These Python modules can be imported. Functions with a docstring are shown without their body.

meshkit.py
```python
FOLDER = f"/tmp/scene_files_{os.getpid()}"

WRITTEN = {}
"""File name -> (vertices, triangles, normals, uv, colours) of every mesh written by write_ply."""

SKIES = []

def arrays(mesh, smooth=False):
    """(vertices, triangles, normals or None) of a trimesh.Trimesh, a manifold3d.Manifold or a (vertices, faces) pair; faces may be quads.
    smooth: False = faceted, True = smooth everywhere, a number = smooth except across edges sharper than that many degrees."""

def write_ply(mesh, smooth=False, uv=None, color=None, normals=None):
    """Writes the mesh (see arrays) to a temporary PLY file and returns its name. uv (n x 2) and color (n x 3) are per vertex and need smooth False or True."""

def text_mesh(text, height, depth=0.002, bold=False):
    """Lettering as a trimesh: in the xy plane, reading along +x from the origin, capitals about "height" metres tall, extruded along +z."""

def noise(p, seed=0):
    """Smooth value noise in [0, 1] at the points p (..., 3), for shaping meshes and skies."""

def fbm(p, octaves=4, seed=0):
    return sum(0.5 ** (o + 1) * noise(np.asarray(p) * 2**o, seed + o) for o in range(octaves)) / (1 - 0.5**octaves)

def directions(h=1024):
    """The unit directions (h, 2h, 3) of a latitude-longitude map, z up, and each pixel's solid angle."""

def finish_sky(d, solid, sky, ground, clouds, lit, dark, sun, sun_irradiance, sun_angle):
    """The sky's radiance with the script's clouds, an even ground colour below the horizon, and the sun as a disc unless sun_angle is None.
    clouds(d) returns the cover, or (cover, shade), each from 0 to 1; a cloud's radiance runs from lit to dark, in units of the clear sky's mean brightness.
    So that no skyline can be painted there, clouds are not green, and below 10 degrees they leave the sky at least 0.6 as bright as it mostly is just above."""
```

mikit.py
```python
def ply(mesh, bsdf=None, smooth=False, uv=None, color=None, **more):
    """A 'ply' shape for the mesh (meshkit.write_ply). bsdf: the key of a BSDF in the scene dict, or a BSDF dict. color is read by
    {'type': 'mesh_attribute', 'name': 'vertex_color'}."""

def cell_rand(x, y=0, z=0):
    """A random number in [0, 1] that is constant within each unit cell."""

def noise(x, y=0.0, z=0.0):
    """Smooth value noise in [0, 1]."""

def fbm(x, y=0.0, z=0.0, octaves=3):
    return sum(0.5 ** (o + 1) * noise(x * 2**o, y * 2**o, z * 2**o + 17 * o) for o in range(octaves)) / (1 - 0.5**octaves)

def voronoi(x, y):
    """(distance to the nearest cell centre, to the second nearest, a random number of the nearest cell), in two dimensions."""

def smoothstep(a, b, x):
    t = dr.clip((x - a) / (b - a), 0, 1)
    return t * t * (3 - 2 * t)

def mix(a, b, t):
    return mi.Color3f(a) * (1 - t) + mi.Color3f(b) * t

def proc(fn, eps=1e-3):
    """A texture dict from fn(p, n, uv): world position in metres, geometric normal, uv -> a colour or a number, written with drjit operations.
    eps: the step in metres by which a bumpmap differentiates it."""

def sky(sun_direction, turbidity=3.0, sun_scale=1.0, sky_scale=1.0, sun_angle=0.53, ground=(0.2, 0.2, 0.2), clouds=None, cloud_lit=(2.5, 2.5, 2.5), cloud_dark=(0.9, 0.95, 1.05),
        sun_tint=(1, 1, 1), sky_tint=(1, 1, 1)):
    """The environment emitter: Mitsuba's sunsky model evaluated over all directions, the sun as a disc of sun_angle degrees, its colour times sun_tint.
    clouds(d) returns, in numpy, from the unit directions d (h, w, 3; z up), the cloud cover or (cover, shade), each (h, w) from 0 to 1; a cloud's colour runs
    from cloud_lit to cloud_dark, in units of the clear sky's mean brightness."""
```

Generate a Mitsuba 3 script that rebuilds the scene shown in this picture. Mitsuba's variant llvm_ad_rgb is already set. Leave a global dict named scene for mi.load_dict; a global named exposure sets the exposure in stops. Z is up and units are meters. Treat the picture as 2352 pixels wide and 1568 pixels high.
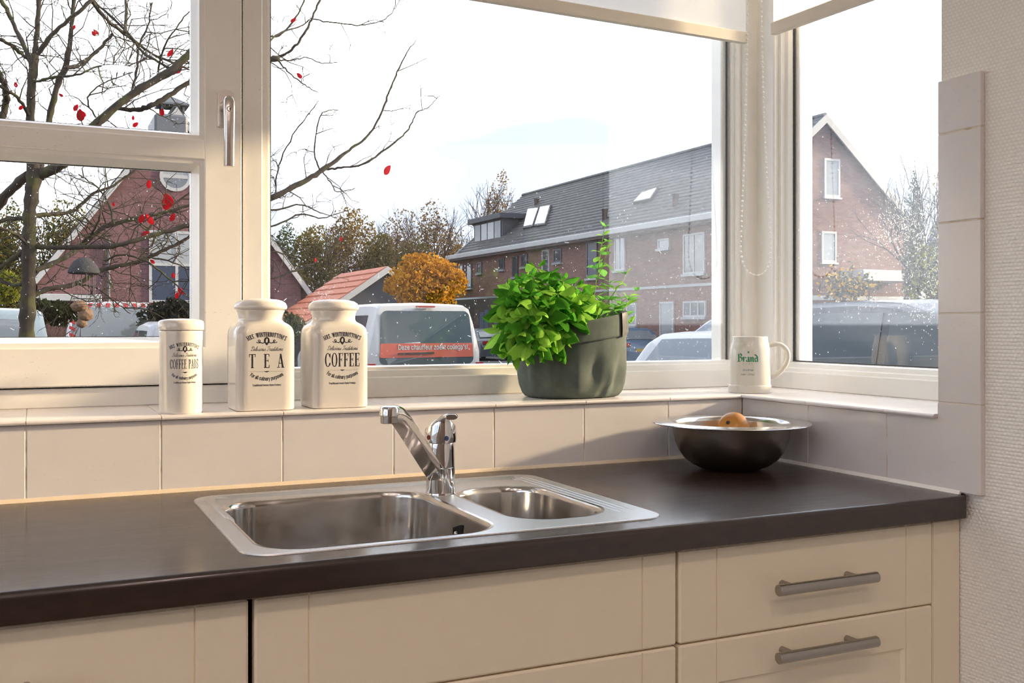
import math, random
import numpy as np
import trimesh
import shapely.geometry as sg
import shapely.affinity as sa
from shapely.ops import unary_union
import manifold3d as m3
import drjit as dr
import mitsuba as mi
import mikit, meshkit

T = mi.ScalarTransform4f
scene, labels = {}, {}
PI = math.pi

# ---------------------------------------------------------------- camera, sky, sun, lamps, exposure
F, CX, HY, YAW, ZC = 2335.0, 1176.0, 745.0, math.radians(25.14), 1.1925
exposure = 0.20
VIEW = (math.sin(YAW), math.cos(YAW), 0.0)
scene['camera'] = {'type': 'perspective', 'fov': 2 * math.degrees(math.atan(CX / F)), 'fov_axis': 'x', 'near_clip': 0.02, 'far_clip': 500.0,
                   'principal_point_offset_x': 0.0, 'principal_point_offset_y': (784.0 - HY) / 1568.0,
                   'to_world': T().look_at(origin=[0, 0, ZC], target=[VIEW[0], VIEW[1], ZC], up=[0, 0, 1])}
SUN_AZ, SUN_EL = math.radians(-12.0), math.radians(15.0)      # from +x towards +y
SUN = (math.cos(SUN_AZ) * math.cos(SUN_EL), math.sin(SUN_AZ) * math.cos(SUN_EL), math.sin(SUN_EL))


def clouds(d):
    az = np.arctan2(d[..., 1], d[..., 0])
    p = np.stack([np.cos(az) * 2.6, np.sin(az) * 2.6, d[..., 2] * 7.0], -1)
    n = meshkit.fbm(p + 1.3, 4, seed=25)
    cover = np.clip(0.93 + 0.3 * (n - 0.45), 0, 1)
    return cover, np.clip((n - 0.36) * 5.5, 0, 1)


scene['sky'] = mikit.sky(SUN, turbidity=4.0, sun_scale=0.42, sky_scale=1.0, sun_angle=3.0, ground=(0.22, 0.22, 0.22), clouds=clouds,
                         cloud_lit=(2.25, 2.33, 2.45), cloud_dark=(0.52, 0.60, 0.75), sun_tint=(0.86, 1.0, 1.30), sky_tint=(1.0, 1.0, 1.0))
scene['sky']['scale'] = 22.0
LAMPS = [(-1.35, -0.20), (-0.50, -0.30), (0.40, -0.30), (-1.35, -1.6), (-0.50, -1.6), (0.40, -1.6)]
LAMP_RADIANCE = (84.0, 67.5, 60.0)
CEIL = 2.55


# ---------------------------------------------------------------- helpers: meshes
def cat(ms):
    ms = [m for m in ms if m is not None and len(m.faces)]
    return trimesh.util.concatenate(ms)


def hull(pts):
    return trimesh.convex.convex_hull(np.asarray(pts, float))


def box(x0, x1, y0, y1, z0, z1, b=0.0):
    """A box, its edges chamfered by b."""
    x0, x1 = min(x0, x1), max(x0, x1); y0, y1 = min(y0, y1), max(y0, y1); z0, z1 = min(z0, z1), max(z0, z1)
    if b <= 0:
        m = trimesh.creation.box((x1 - x0, y1 - y0, z1 - z0)); m.apply_translation(((x0 + x1) / 2, (y0 + y1) / 2, (z0 + z1) / 2)); return m
    b = min(b, (x1 - x0) / 2.01, (y1 - y0) / 2.01, (z1 - z0) / 2.01)
    p = []
    for x, sx in ((x0, 1), (x1, -1)):
        for y, sy in ((y0, 1), (y1, -1)):
            for z, sz in ((z0, 1), (z1, -1)):
                p += [(x, y + sy * b, z + sz * b), (x + sx * b, y, z + sz * b), (x + sx * b, y + sy * b, z)]
    return hull(p)


def extrude(poly, h):
    """Polygon in xy, extruded from z = 0 to h."""
    geoms = getattr(poly, 'geoms', [poly])
    return cat([trimesh.creation.extrude_polygon(g, h, engine='earcut') for g in geoms if g.area > 1e-12])


def mat4(rows):
    m = np.eye(4); m[:3] = rows; return m


def prism_x(poly, x0, x1):
    """Polygon given in (y, z), extruded along x."""
    m = extrude(sg.Polygon(poly) if not hasattr(poly, 'area') else poly, x1 - x0)
    m.apply_transform(mat4([[0, 0, 1, x0], [1, 0, 0, 0], [0, 1, 0, 0]])); return m


def prism_y(poly, y0, y1):
    """Polygon given in (x, z), extruded along y."""
    m = extrude(sg.Polygon(poly) if not hasattr(poly, 'area') else poly, y1 - y0)
    m.apply_transform(mat4([[1, 0, 0, 0], [0, 0, -1, y1], [0, 1, 0, 0]])); return m


def prism_z(poly, z0, z1):
    m = extrude(sg.Polygon(poly) if not hasattr(poly, 'area') else poly, z1 - z0); m.apply_translation((0, 0, z0)); return m


def lathe(profile, n=48, at=(0, 0, 0)):
    m = trimesh.creation.revolve(np.asarray(profile, float), sections=n); m.apply_translation(at)
    return m


def tube(pts, rad, sides=8, caps=True, squash=None):
    p = np.asarray(pts, float); n = len(p)
    r = np.broadcast_to(np.asarray(rad, float), (n,))
    t = np.gradient(p, axis=0); t /= np.linalg.norm(t, axis=1, keepdims=True) + 1e-12
    a = np.cross(t[0], [0, 0, 1.0] if abs(t[0, 2]) < 0.9 else [1.0, 0, 0]); a /= np.linalg.norm(a)
    A = []
    for k in range(n):
        a = a - t[k] * (a @ t[k]); a /= np.linalg.norm(a) + 1e-12; A.append(a)
    A = np.array(A); B = np.cross(t, A)
    ang = np.arange(sides) * 2 * PI / sides
    v = (p[:, None] + r[:, None, None] * (np.cos(ang)[None, :, None] * A[:, None] + np.sin(ang)[None, :, None] * B[:, None])).reshape(-1, 3)
    i, j = np.meshgrid(np.arange(n - 1), np.arange(sides), indexing='ij')
    q = np.stack([i * sides + j, i * sides + (j + 1) % sides, (i + 1) * sides + (j + 1) % sides, (i + 1) * sides + j], -1).reshape(-1, 4)
    f = [q[:, [0, 1, 2]], q[:, [0, 2, 3]]]
    if caps:
        v = np.vstack([v, p[:1], p[-1:]]); c0, c1 = n * sides, n * sides + 1
        k = np.arange(sides); k2 = (k + 1) % sides
        f += [np.stack([k2, k, k * 0 + c0], 1), np.stack([(n - 1) * sides + k, (n - 1) * sides + k2, k * 0 + c1], 1)]
    return trimesh.Trimesh(v, np.vstack(f), process=False)


def ball(c, r, sub=2):
    m = trimesh.creation.icosphere(sub, 1.0); m.apply_scale(r); m.apply_translation(c); return m


def bend(pts, n=6):
    """Catmull-Rom through the points."""
    p = np.asarray(pts, float)
    if len(p) < 3:
        return np.array([p[0] + (p[-1] - p[0]) * s for s in np.linspace(0, 1, n + 1)])
    q = np.vstack([2 * p[0] - p[1], p, 2 * p[-1] - p[-2]]); out = []
    for k in range(1, len(q) - 2):
        for s in np.linspace(0, 1, n, endpoint=False):
            out.append(0.5 * (2 * q[k] + (q[k + 1] - q[k - 1]) * s + (2 * q[k - 1] - 5 * q[k] + 4 * q[k + 1] - q[k + 2]) * s ** 2 + (3 * q[k] - q[k - 1] - 3 * q[k + 1] + q[k + 2]) * s ** 3))
    return np.array(out + [p[-1]])


def rrect(x0, x1, y0, y1, r, n=8):
    return sg.box(x0 + r, y0 + r, x1 - r, y1 - r).buffer(r, quad_segs=n)


def grid_faces(nu, nv, wrap=False):
    i, j = np.meshgrid(np.arange(nu - 1), np.arange(nv if wrap else nv - 1), indexing='ij')
    q = np.stack([i * nv + j, i * nv + (j + 1) % nv, (i + 1) * nv + (j + 1) % nv, (i + 1) * nv + j], -1).reshape(-1, 4)
    return np.vstack([q[:, [0, 1, 2]], q[:, [0, 2, 3]]])


def loft(rings, wrap=True, cap0=False, cap1=False):
    """Rings (n, m, 3) skinned into one surface."""
    R = np.asarray(rings, float); n, m = R.shape[:2]
    v, f = R.reshape(-1, 3), [grid_faces(n, m, wrap)]
    if cap0:
        v = np.vstack([v, R[0].mean(0)]); k = np.arange(m); f.append(np.stack([(k + 1) % m, k, k * 0 + len(v) - 1], 1))
    if cap1:
        v = np.vstack([v, R[-1].mean(0)]); k = np.arange(m); f.append(np.stack([(n - 1) * m + k, (n - 1) * m + (k + 1) % m, k * 0 + len(v) - 1], 1))
    return trimesh.Trimesh(v, np.vstack(f), process=False)


def to_m(mesh):
    mesh = mesh.copy(); mesh.merge_vertices()
    return m3.Manifold(m3.Mesh(np.asarray(mesh.vertices, np.float32), np.asarray(mesh.faces, np.uint32)))


def to_t(man):
    m = man.to_mesh(); return trimesh.Trimesh(m.vert_properties[:, :3], m.tri_verts, process=False)


def cut(a, *bs):
    m = to_m(a)
    for b in bs:
        m = m - to_m(b)
    return to_t(m)


def spin(mesh, axis, deg, at=(0, 0, 0)):
    mesh = mesh.copy(); mesh.apply_transform(trimesh.transformations.rotation_matrix(math.radians(deg), axis, at)); return mesh


def moved(mesh, d):
    mesh = mesh.copy(); mesh.apply_translation(d); return mesh


# ---------------------------------------------------------------- helpers: naming
count = {}


def name(key):
    """key, or key_001, key_002 ... where it is taken."""
    k = count.get(key, 0); count[key] = k + 1
    return key if k == 0 else f'{key}_{k:03d}'


def tag(key, label=None, cat_=None, group=None, kind=None):
    d = labels.setdefault(key, {})
    for a, b in (('label', label), ('category', cat_), ('group', group), ('kind', kind)):
        if b: d[a] = b
    return key


def thing(key, label, cat_, group=None, kind=None):
    return tag(name(key), label, cat_, group, kind)


def part(parent, key, mesh, mat, smooth=False, label=None, kind=None, **more):
    k = name(f'{parent}__{key}' if parent else key)
    scene[k] = mesh if isinstance(mesh, dict) else mikit.ply(mesh, mat, smooth=smooth, **more)
    if label or kind: tag(k, label, None, None, kind)
    return k


def copy_of(shape, matrix):
    return {**shape, 'to_world': T(np.asarray(matrix, float).tolist())}


def survey(px, py, x=None, y=None, z=None, d=None):
    """A point of the place along the sight line of photo pixel (px, py): on the plane x, y or z, or at depth d metres along the view."""
    r, u = (px - CX) / F, (HY - py) / F
    v = np.array([math.sin(YAW) + r * math.cos(YAW), math.cos(YAW) - r * math.sin(YAW), u])
    t = d if d is not None else x / v[0] if x is not None else y / v[1] if y is not None else (z - ZC) / v[2]
    return np.array([0, 0, ZC]) + t * v


# ---------------------------------------------------------------- materials
ss, mix, fbm, noise = mikit.smoothstep, mikit.mix, mikit.fbm, mikit.noise


def rgb(c):
    return {'type': 'rgb', 'value': list(c)} if isinstance(c, (tuple, list)) else c


def M(key, color, rough=0.5, metal=0.0, spec=0.5, bump=None, bump_scale=0.001, eps=1e-3, two=True, **more):
    b = {'type': 'principled', 'base_color': rgb(color), 'roughness': rough, 'metallic': metal, 'specular': spec, **more}
    if bump is not None:
        b = {'type': 'bumpmap', 'arbitrary': mikit.proc(bump, eps), 'scale': bump_scale, 'bsdf': b}
    scene['mat_' + key] = {'type': 'twosided', 'bsdf': b} if two else b
    return 'mat_' + key


VC = {'type': 'mesh_attribute', 'name': 'vertex_color'}


def vcol(mesh, c):
    return np.tile(np.asarray(c, float), (len(mesh.vertices), 1))


def c_tile(p, n, uv):
    s = fbm(p.x * 9 + p.z * 5, p.y * 9, p.z * 11, 3)
    speck = ss(0.80, 0.86, noise(p.x * 210, p.y * 210, p.z * 210)) * ss(0.55, 0.7, noise(p.x * 23 + 5, p.y * 23, p.z * 23))
    return mix((0.595, 0.550, 0.525), (0.665, 0.620, 0.590), s) * (1 - 0.05 * speck)


def c_grout(p, n, uv):
    return mix((0.62, 0.55, 0.45), (0.40, 0.31, 0.20), ss(0.45, 0.75, fbm(p.x * 40, p.y * 40, p.z * 40, 3)))


def c_worktop(p, n, uv):
    g = fbm(p.x * 14, p.y * 160, p.z * 60, 3)
    h = noise(p.x * 60, p.y * 420, p.z * 100)
    return mix((0.007, 0.003, 0.002), (0.030, 0.0115, 0.007), 0.65 * g + 0.35 * h)


def r_worktop(p, n, uv):
    return 0.40 + 0.14 * noise(p.x * 70, p.y * 480, p.z * 100)


def b_worktop(p, n, uv):
    return fbm(p.x * 60, p.y * 600, p.z * 100, 2)


def b_wallpaper(p, n, uv):
    u, v = p.y / 0.0078 + p.x / 0.0078, p.z / 0.0060
    row = dr.floor(v)
    w = u + 0.5 * (row - 2 * dr.floor(row / 2)) + 0.25 * noise(u * 0.23, row * 0.7, 3.0)
    a = dr.abs(w - dr.floor(w) - 0.5) * 2
    b = dr.abs(v - row - 0.5) * 2
    return (1 - a * a) * (1 - b * b) + 0.18 * noise(u * 2.1, v * 2.3)


def c_frame(p, n, uv):
    d = ss(0.83, 0.87, noise(p.x * 320, p.y * 320, p.z * 320)) * ss(0.6, 0.75, noise(p.x * 9, p.y * 9, p.z * 9 + 4))
    return mi.Color3f(0.80, 0.765, 0.695) * (1 - 0.16 * d)


def b_paint(p, n, uv):
    return noise(p.x * 120, p.y * 120, p.z * 40)


def c_steel(p, n, uv):
    s = fbm(p.x * 14, p.y * 14, p.z * 22, 4)
    return mix((0.50, 0.47, 0.445), (0.66, 0.645, 0.63), ss(0.3, 0.7, s))


def r_steel(p, n, uv):
    return 0.13 + 0.14 * ss(0.35, 0.75, fbm(p.x * 26, p.y * 26, p.z * 26, 3))


def b_canvas(p, n, uv):
    a = dr.sin(uv.x * 1500) * 0.3 + dr.sin(uv.y * 900) * 0.3
    return a + fbm(uv.x * 30, uv.y * 22, 1.0, 4) * 3.0


def c_canvas(p, n, uv):
    s = fbm(uv.x * 24, uv.y * 14, 2.0, 4)
    t = noise(uv.x * 420, uv.y * 300)
    return mix((0.058, 0.072, 0.059), (0.098, 0.117, 0.096), 0.75 * s + 0.25 * t)


def leaf_fn(dark, light, vein):
    def fn(p, n, uv):
        x = dr.abs(uv.x - 0.5) * 2
        mid = 1 - ss(0.02, 0.09, x)
        k = uv.y * 7 - x * 1.9
        side = (1 - ss(0.0, 0.16, dr.abs(k - dr.floor(k) - 0.5) * 2)) * ss(0.0, 0.2, x)
        t = dr.clip(0.75 * mid + 0.45 * side, 0, 1)
        return mix(mix(dark, light, noise(p.x * 60, p.y * 60, p.z * 60)), vein, t * 0.6)
    return fn


M('tile', mikit.proc(c_tile), 0.16, spec=0.5)
M('grout', mikit.proc(c_grout), 0.8)
WT_ = {'type': 'principled', 'base_color': mikit.proc(c_worktop), 'eta': 1.75}
scene['mat_worktop'] = {'type': 'twosided', 'bsdf': {'type': 'bumpmap', 'arbitrary': mikit.proc(b_worktop, 4e-4), 'scale': 0.00005,
                        'bsdf': {'type': 'blendbsdf', 'weight': 0.50, 'bsdf_0': {**WT_, 'roughness': 0.16}, 'bsdf_1': {**WT_, 'roughness': mikit.proc(r_worktop)}}}}
M('wallpaper', mikit.proc(lambda p, n, uv: mi.Color3f(0.80, 0.765, 0.70) * (0.90 + 0.14 * b_wallpaper(p, n, uv))), 0.65, bump=b_wallpaper, bump_scale=0.0012, eps=5e-4)
M('plaster', (0.80, 0.77, 0.71), 0.8)
M('frame', mikit.proc(c_frame), 0.30, spec=0.5)
M('seal', (0.035, 0.04, 0.045), 0.6)
M('cabinet', (0.76, 0.67, 0.515), 0.42, spec=0.45)
M('carcass', (0.06, 0.05, 0.04), 0.7)
M('steel', mikit.proc(c_steel), mikit.proc(r_steel), metal=1.0)
M('rim_steel', (0.62, 0.625, 0.64), 0.40, metal=1.0, anisotropic=0.0)
M('brushed', (0.38, 0.355, 0.33), 0.28, metal=1.0)
M('chrome', (0.74, 0.735, 0.73), 0.035, metal=1.0)
M('aluminium', (0.72, 0.69, 0.65), 0.24, metal=1.0)
M('mirror_steel', (0.72, 0.70, 0.68), 0.16, metal=1.0)
M('bowl_outside', (0.20, 0.175, 0.155), 0.30, metal=1.0)
M('black_plastic', (0.012, 0.012, 0.013), 0.4)
M('dark_gap', (0.01, 0.009, 0.008), 0.8)
M('ceramic', (0.66, 0.61, 0.535), 0.07, spec=0.6, clearcoat=1.0, clearcoat_gloss=0.95)
M('ink', (0.018, 0.016, 0.018), 0.35)
M('stoneware', (0.60, 0.555, 0.47), 0.16, spec=0.5, clearcoat=0.4)
M('green_ink', (0.02, 0.19, 0.085), 0.4)
M('grey_ink', (0.20, 0.20, 0.19), 0.45)
M('canvas', mikit.proc(c_canvas), 0.85, bump=b_canvas, bump_scale=0.00012, eps=3e-4)
M('leather', (0.010, 0.007, 0.006), 0.55)
M('soil', (0.03, 0.022, 0.015), 0.95)
M('stem', (0.22, 0.34, 0.07), 0.5)
M('stem_red', (0.16, 0.10, 0.06), 0.5)
M('fruit', (0.40, 0.165, 0.028), 0.33)
M('fruit_pale', (0.80, 0.66, 0.50), 0.4)
M('bead', (0.92, 0.90, 0.84), 0.3)
M('red_dot', (0.16, 0.015, 0.012), 0.3)
M('blue_dot', (0.012, 0.03, 0.11), 0.3)
scene['mat_blind'] = {'type': 'principledthin', 'base_color': rgb((0.90, 0.885, 0.85)), 'roughness': 0.8, 'diff_trans': 1.0, 'spec_trans': 0.0, 'eta': 1.3}
M('blind_bar', (0.74, 0.68, 0.60), 0.6)
scene['mat_glass'] = {'type': 'thindielectric', 'int_ior': 1.5, 'ext_ior': 1.0}
scene['mat_dirt'] = {'type': 'principledthin', 'base_color': rgb((0.95, 0.95, 0.95)), 'roughness': 0.9, 'diff_trans': 1.2, 'spec_trans': 0.0, 'eta': 1.2}
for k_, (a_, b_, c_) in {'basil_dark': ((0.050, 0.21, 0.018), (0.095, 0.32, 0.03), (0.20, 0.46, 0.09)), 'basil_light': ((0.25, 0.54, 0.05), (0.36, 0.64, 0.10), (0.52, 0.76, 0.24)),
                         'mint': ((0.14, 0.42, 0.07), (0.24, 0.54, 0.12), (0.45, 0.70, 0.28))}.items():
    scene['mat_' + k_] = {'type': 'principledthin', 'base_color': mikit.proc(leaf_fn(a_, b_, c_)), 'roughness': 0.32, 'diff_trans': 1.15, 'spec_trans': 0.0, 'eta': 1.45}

# ================================================================ the room
def rect_ring(rects, plane='y', closed=True):
    """Rectangles (u0, u1, z0, z1, depth) skinned in order: a moulded frame with mitred corners. plane 'y': u is x, depth is y; 'x': u is y, depth is x."""
    R = []
    for u0, u1, z0, z1, t in rects:
        c = [(u0, z0), (u1, z0), (u1, z1), (u0, z1)]
        R.append([(u, t, z) if plane == 'y' else (t, u, z) for u, z in c])
    if closed: R.append(R[0])
    m = loft(R); trimesh.repair.fix_normals(m); return m


def inset_rects(u0, u1, z0, z1, prof):
    return [(u0 + i, u1 - i, z0 + i, z1 - i, t) for i, t in prof]


TY, TX = 1.792, 1.395            # faces of the tiles on the back and on the right
WZ = 0.910                       # worktop
SZ = 1.040                       # window sill
FY, FX = 2.03, 1.626             # inner faces of the window frames
XL, YN = -1.9, -2.5              # room ends

tag('floor', 'grey tiled kitchen floor', 'floor', kind='structure'); part('', 'floor', box(XL - .2, FX, YN - .2, 2.0, -0.2, 0.0), M('floor', (0.13, 0.095, 0.07), 0.4))
tag('ceiling', 'white plaster ceiling of the kitchen', 'ceiling', kind='structure'); part('', 'ceiling', box(XL - .2, 1.70, YN - .2, 2.11, CEIL, CEIL + .2), 'mat_plaster')
tag('wall_left', 'plain white plaster wall at the left of the kitchen', 'wall', kind='structure')
part('', 'wall_left', cat([box(XL - .2, XL, YN - .2, -1.9, 0, CEIL), box(XL - .2, XL, 1.5, 2.1, 0, CEIL), box(XL - .2, XL, -1.9, 1.5, 0, .25), box(XL - .2, XL, -1.9, 1.5, 2.30, CEIL)]), 'mat_plaster')
tag('wall_front', 'plain brown wall facing the window', 'wall', kind='structure'); part('', 'wall_front', box(XL, FX, YN - .2, YN, 0.0, CEIL), M('plaster_brown', (0.20, 0.15, 0.12), 0.8))
tag('wall_back', 'wall below the large window with a row of cream ceramic tiles', 'wall', kind='structure')
part('', 'wall_back', cat([box(XL, 1.70, 1.80, 2.11, 0, 1.033), box(XL, -0.46, 1.80, 2.11, 1.033, CEIL), box(-0.46, 1.70, 1.80, 2.11, 2.31, CEIL)]), 'mat_plaster')
tag('wall_right', 'right wall in cream woven-textured wallpaper beside the corner window', 'wall', kind='structure')
part('', 'wall_right', cat([box(1.405, 1.70, YN, 1.263, 0, CEIL), box(1.405, 1.70, 1.263, 1.80, 0, 1.033), box(1.405, 1.70, 1.263, 1.80, 2.31, CEIL)]), 'mat_wallpaper')

# tiles: one row along the back, one along the right that rises in a column beside the window
G = 0.0009
xs = [-0.619, -0.417, -0.215, -0.0128, 0.1915, 0.395, 0.600, 0.803, 1.0015, 1.203, 1.3945]
for a, b in zip(xs[:-1], xs[1:]):
    part('wall_back', 'tile', box(a + G, b - G, TY, 1.7995, WZ + .004, 1.0325, 0.0012), 'mat_tile')
part('wall_back', 'grout', box(xs[0], 1.3945, TY + .0008, 1.7998, WZ + .003, 1.0328), 'mat_grout')
ys = [1.7915, 1.5824, 1.3766]
for b, a in zip(ys[:-1], ys[1:]):
    part('wall_right', 'tile', box(TX, 1.4045, a + G, b - G, WZ + .004, 1.0325, 0.0012), 'mat_tile')
corner = sg.Polygon([(1.1747, WZ + .004), (1.3766 - G, WZ + .004), (1.3766 - G, 1.0325), (1.2622, 1.0325), (1.2622, 1.0600 - G), (1.1747, 1.0600 - G)])
part('wall_right', 'tile', prism_x(corner, TX, 1.4045), 'mat_tile')
for a, b in zip([1.0600, 1.2111, 1.3648, 1.5156], [1.2111, 1.3648, 1.5156, 1.6073]):
    part('wall_right', 'tile', box(TX, 1.4045, 1.1747, 1.2622, a + G, b - G, 0.0012), 'mat_tile')
part('wall_right', 'grout', cat([box(TX + .0008, 1.4049, 1.176, 1.7915, WZ + .003, 1.0328), box(TX + .0008, 1.4049, 1.176, 1.2615, 1.03, 1.606)]), 'mat_grout')
part('wall_back', 'sealant', prism_x([(TY - .0045, WZ), (TY + .001, WZ), (TY + .001, WZ + .006), (TY - .001, WZ + .006)], -0.6, TX - .001), M('sealant', (0.62, 0.50, 0.36), 0.5))
part('wall_right', 'sealant', prism_y([(TX - .0045, WZ), (TX + .001, WZ), (TX + .001, WZ + .006), (TX - .001, WZ + .006)], 1.215, TY - .002), M('sealant_white', (0.72, 0.68, 0.62), 0.5))


def sill_tile(a, b, face, back, axis):
    r = 0.0042
    prof = [(back, 1.0335), (face + .001, 1.0335)] + [(face + r - r * math.cos(t), SZ - r + r * math.sin(t)) for t in np.linspace(0.0, PI / 2, 6)] + [(back, SZ)]
    return prism_x(prof, a, b) if axis == 'x' else prism_y(prof, a, b)


tag('trim_1', 'cream glazed tile sill under the large window', 'window sill', kind='structure')
for a, b in zip(xs[:-2], xs[1:-1]):
    part('trim_1', 'tile', sill_tile(a + G * .7, b - G * .7, TY - .009, FY + .004, 'x'), 'mat_tile', smooth=35)
part('trim_1', 'tile', sill_tile(1.203 + G * .7, 1.386, TY - .009, FY + .004, 'x'), 'mat_tile', smooth=35)
part('trim_1', 'tile', box(1.3868, FX + .004, TY - .0085, FY + .004, 1.0335, SZ, .0006), 'mat_tile')
part('trim_1', 'grout', box(-0.46, FX, TY - .004, FY, 1.033, SZ - .0010), 'mat_grout')
tag('trim_2', 'cream glazed tile sill under the narrow right window', 'window sill', kind='structure')
for b, a in zip([TY - .0095, 1.5824, 1.3766], [1.5824, 1.3766, 1.2632]):
    part('trim_2', 'tile', sill_tile(a + G * .5, b - G * .5, TX - .009, FX + .004, 'y'), 'mat_tile', smooth=35)
part('trim_2', 'grout', box(TX - .004, FX, 1.264, TY, 1.033, SZ - .0010), 'mat_grout')

# ---------------------------------------------------------------- windows
tag('window_1', 'large cream-painted window over the sink with a casement at its left', 'window', kind='structure')
HD = 2.30
fr = [box(-0.46, 1.72, FY, 2.10, SZ, 1.0755, .002), box(0.3665, 1.60, FY, 2.10, 1.07, 1.0832, .002),
      box(0.3675, 0.4076, FY, 2.10, 1.07, HD, .002), box(1.589, 1.66, FY, 2.10, 1.07, HD, .002), box(-0.46, -0.425, FY, 2.10, 1.07, HD, .002), box(-0.46, 1.66, FY, 2.10, 2.26, HD, .002),
      box(-0.42, 0.372, 2.03, 2.10, 1.07, 1.085)]
part('window_1', 'frame', cat(fr), 'mat_frame')
part('window_1', 'glazing_bead', rect_ring(inset_rects(0.4050, 1.591, 1.081, 2.262, [(0, 2.043), (0.0155, 2.0445), (0.0165, 2.052), (0.0225, 2.054), (0.0245, 2.066), (0.0245, 2.08), (0, 2.08)])), 'mat_frame')
part('window_1', 'corner_post', cat([box(1.626, 1.712, 1.967, 2.116, SZ, HD, .003), box(1.551, 1.64, 2.078, 2.118, 1.06, HD, .002), box(1.672, 1.714, 1.928, 2.0, 1.06, HD, .002)]), 'mat_frame')
part('window_1', 'outer_frame', cat([box(0.36, 1.56, 2.078, 2.118, 1.04, 1.094, .002), box(0.36, 0.424, 2.078, 2.118, 1.05, HD, .002), box(-0.46, 0.40, 2.09, 2.118, 1.04, 1.10, .002)]), 'mat_frame')


def pane(plane, u0, u1, z0, z1, t):
    c = [(u0, z0), (u1, z0), (u1, z1), (u0, z1)]
    v = [(u, t, z) if plane == 'y' else (t, u, z) for u, z in c]
    return trimesh.Trimesh(v, [[0, 1, 2], [0, 2, 3]], process=False)


def seal(plane, u0, u1, z0, z1, t, w=0.0022):
    return rect_ring([(u0, u1, z0, z1, t - .003), (u0 + w, u1 - w, z0 + w, z1 - w, t - .003), (u0 + w, u1 - w, z0 + w, z1 - w, t + .003), (u0, u1, z0, z1, t + .003)], plane)


P1 = part('window_1', 'pane', pane('y', 0.4296, 1.5665, 1.0995, 2.24, 2.0690), 'mat_glass')
part('window_1', 'glazing_seal', seal('y', 0.4290, 1.5620, 1.0990, 2.242, 2.0675), 'mat_seal', label='dark rubber glazing seal')

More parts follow.
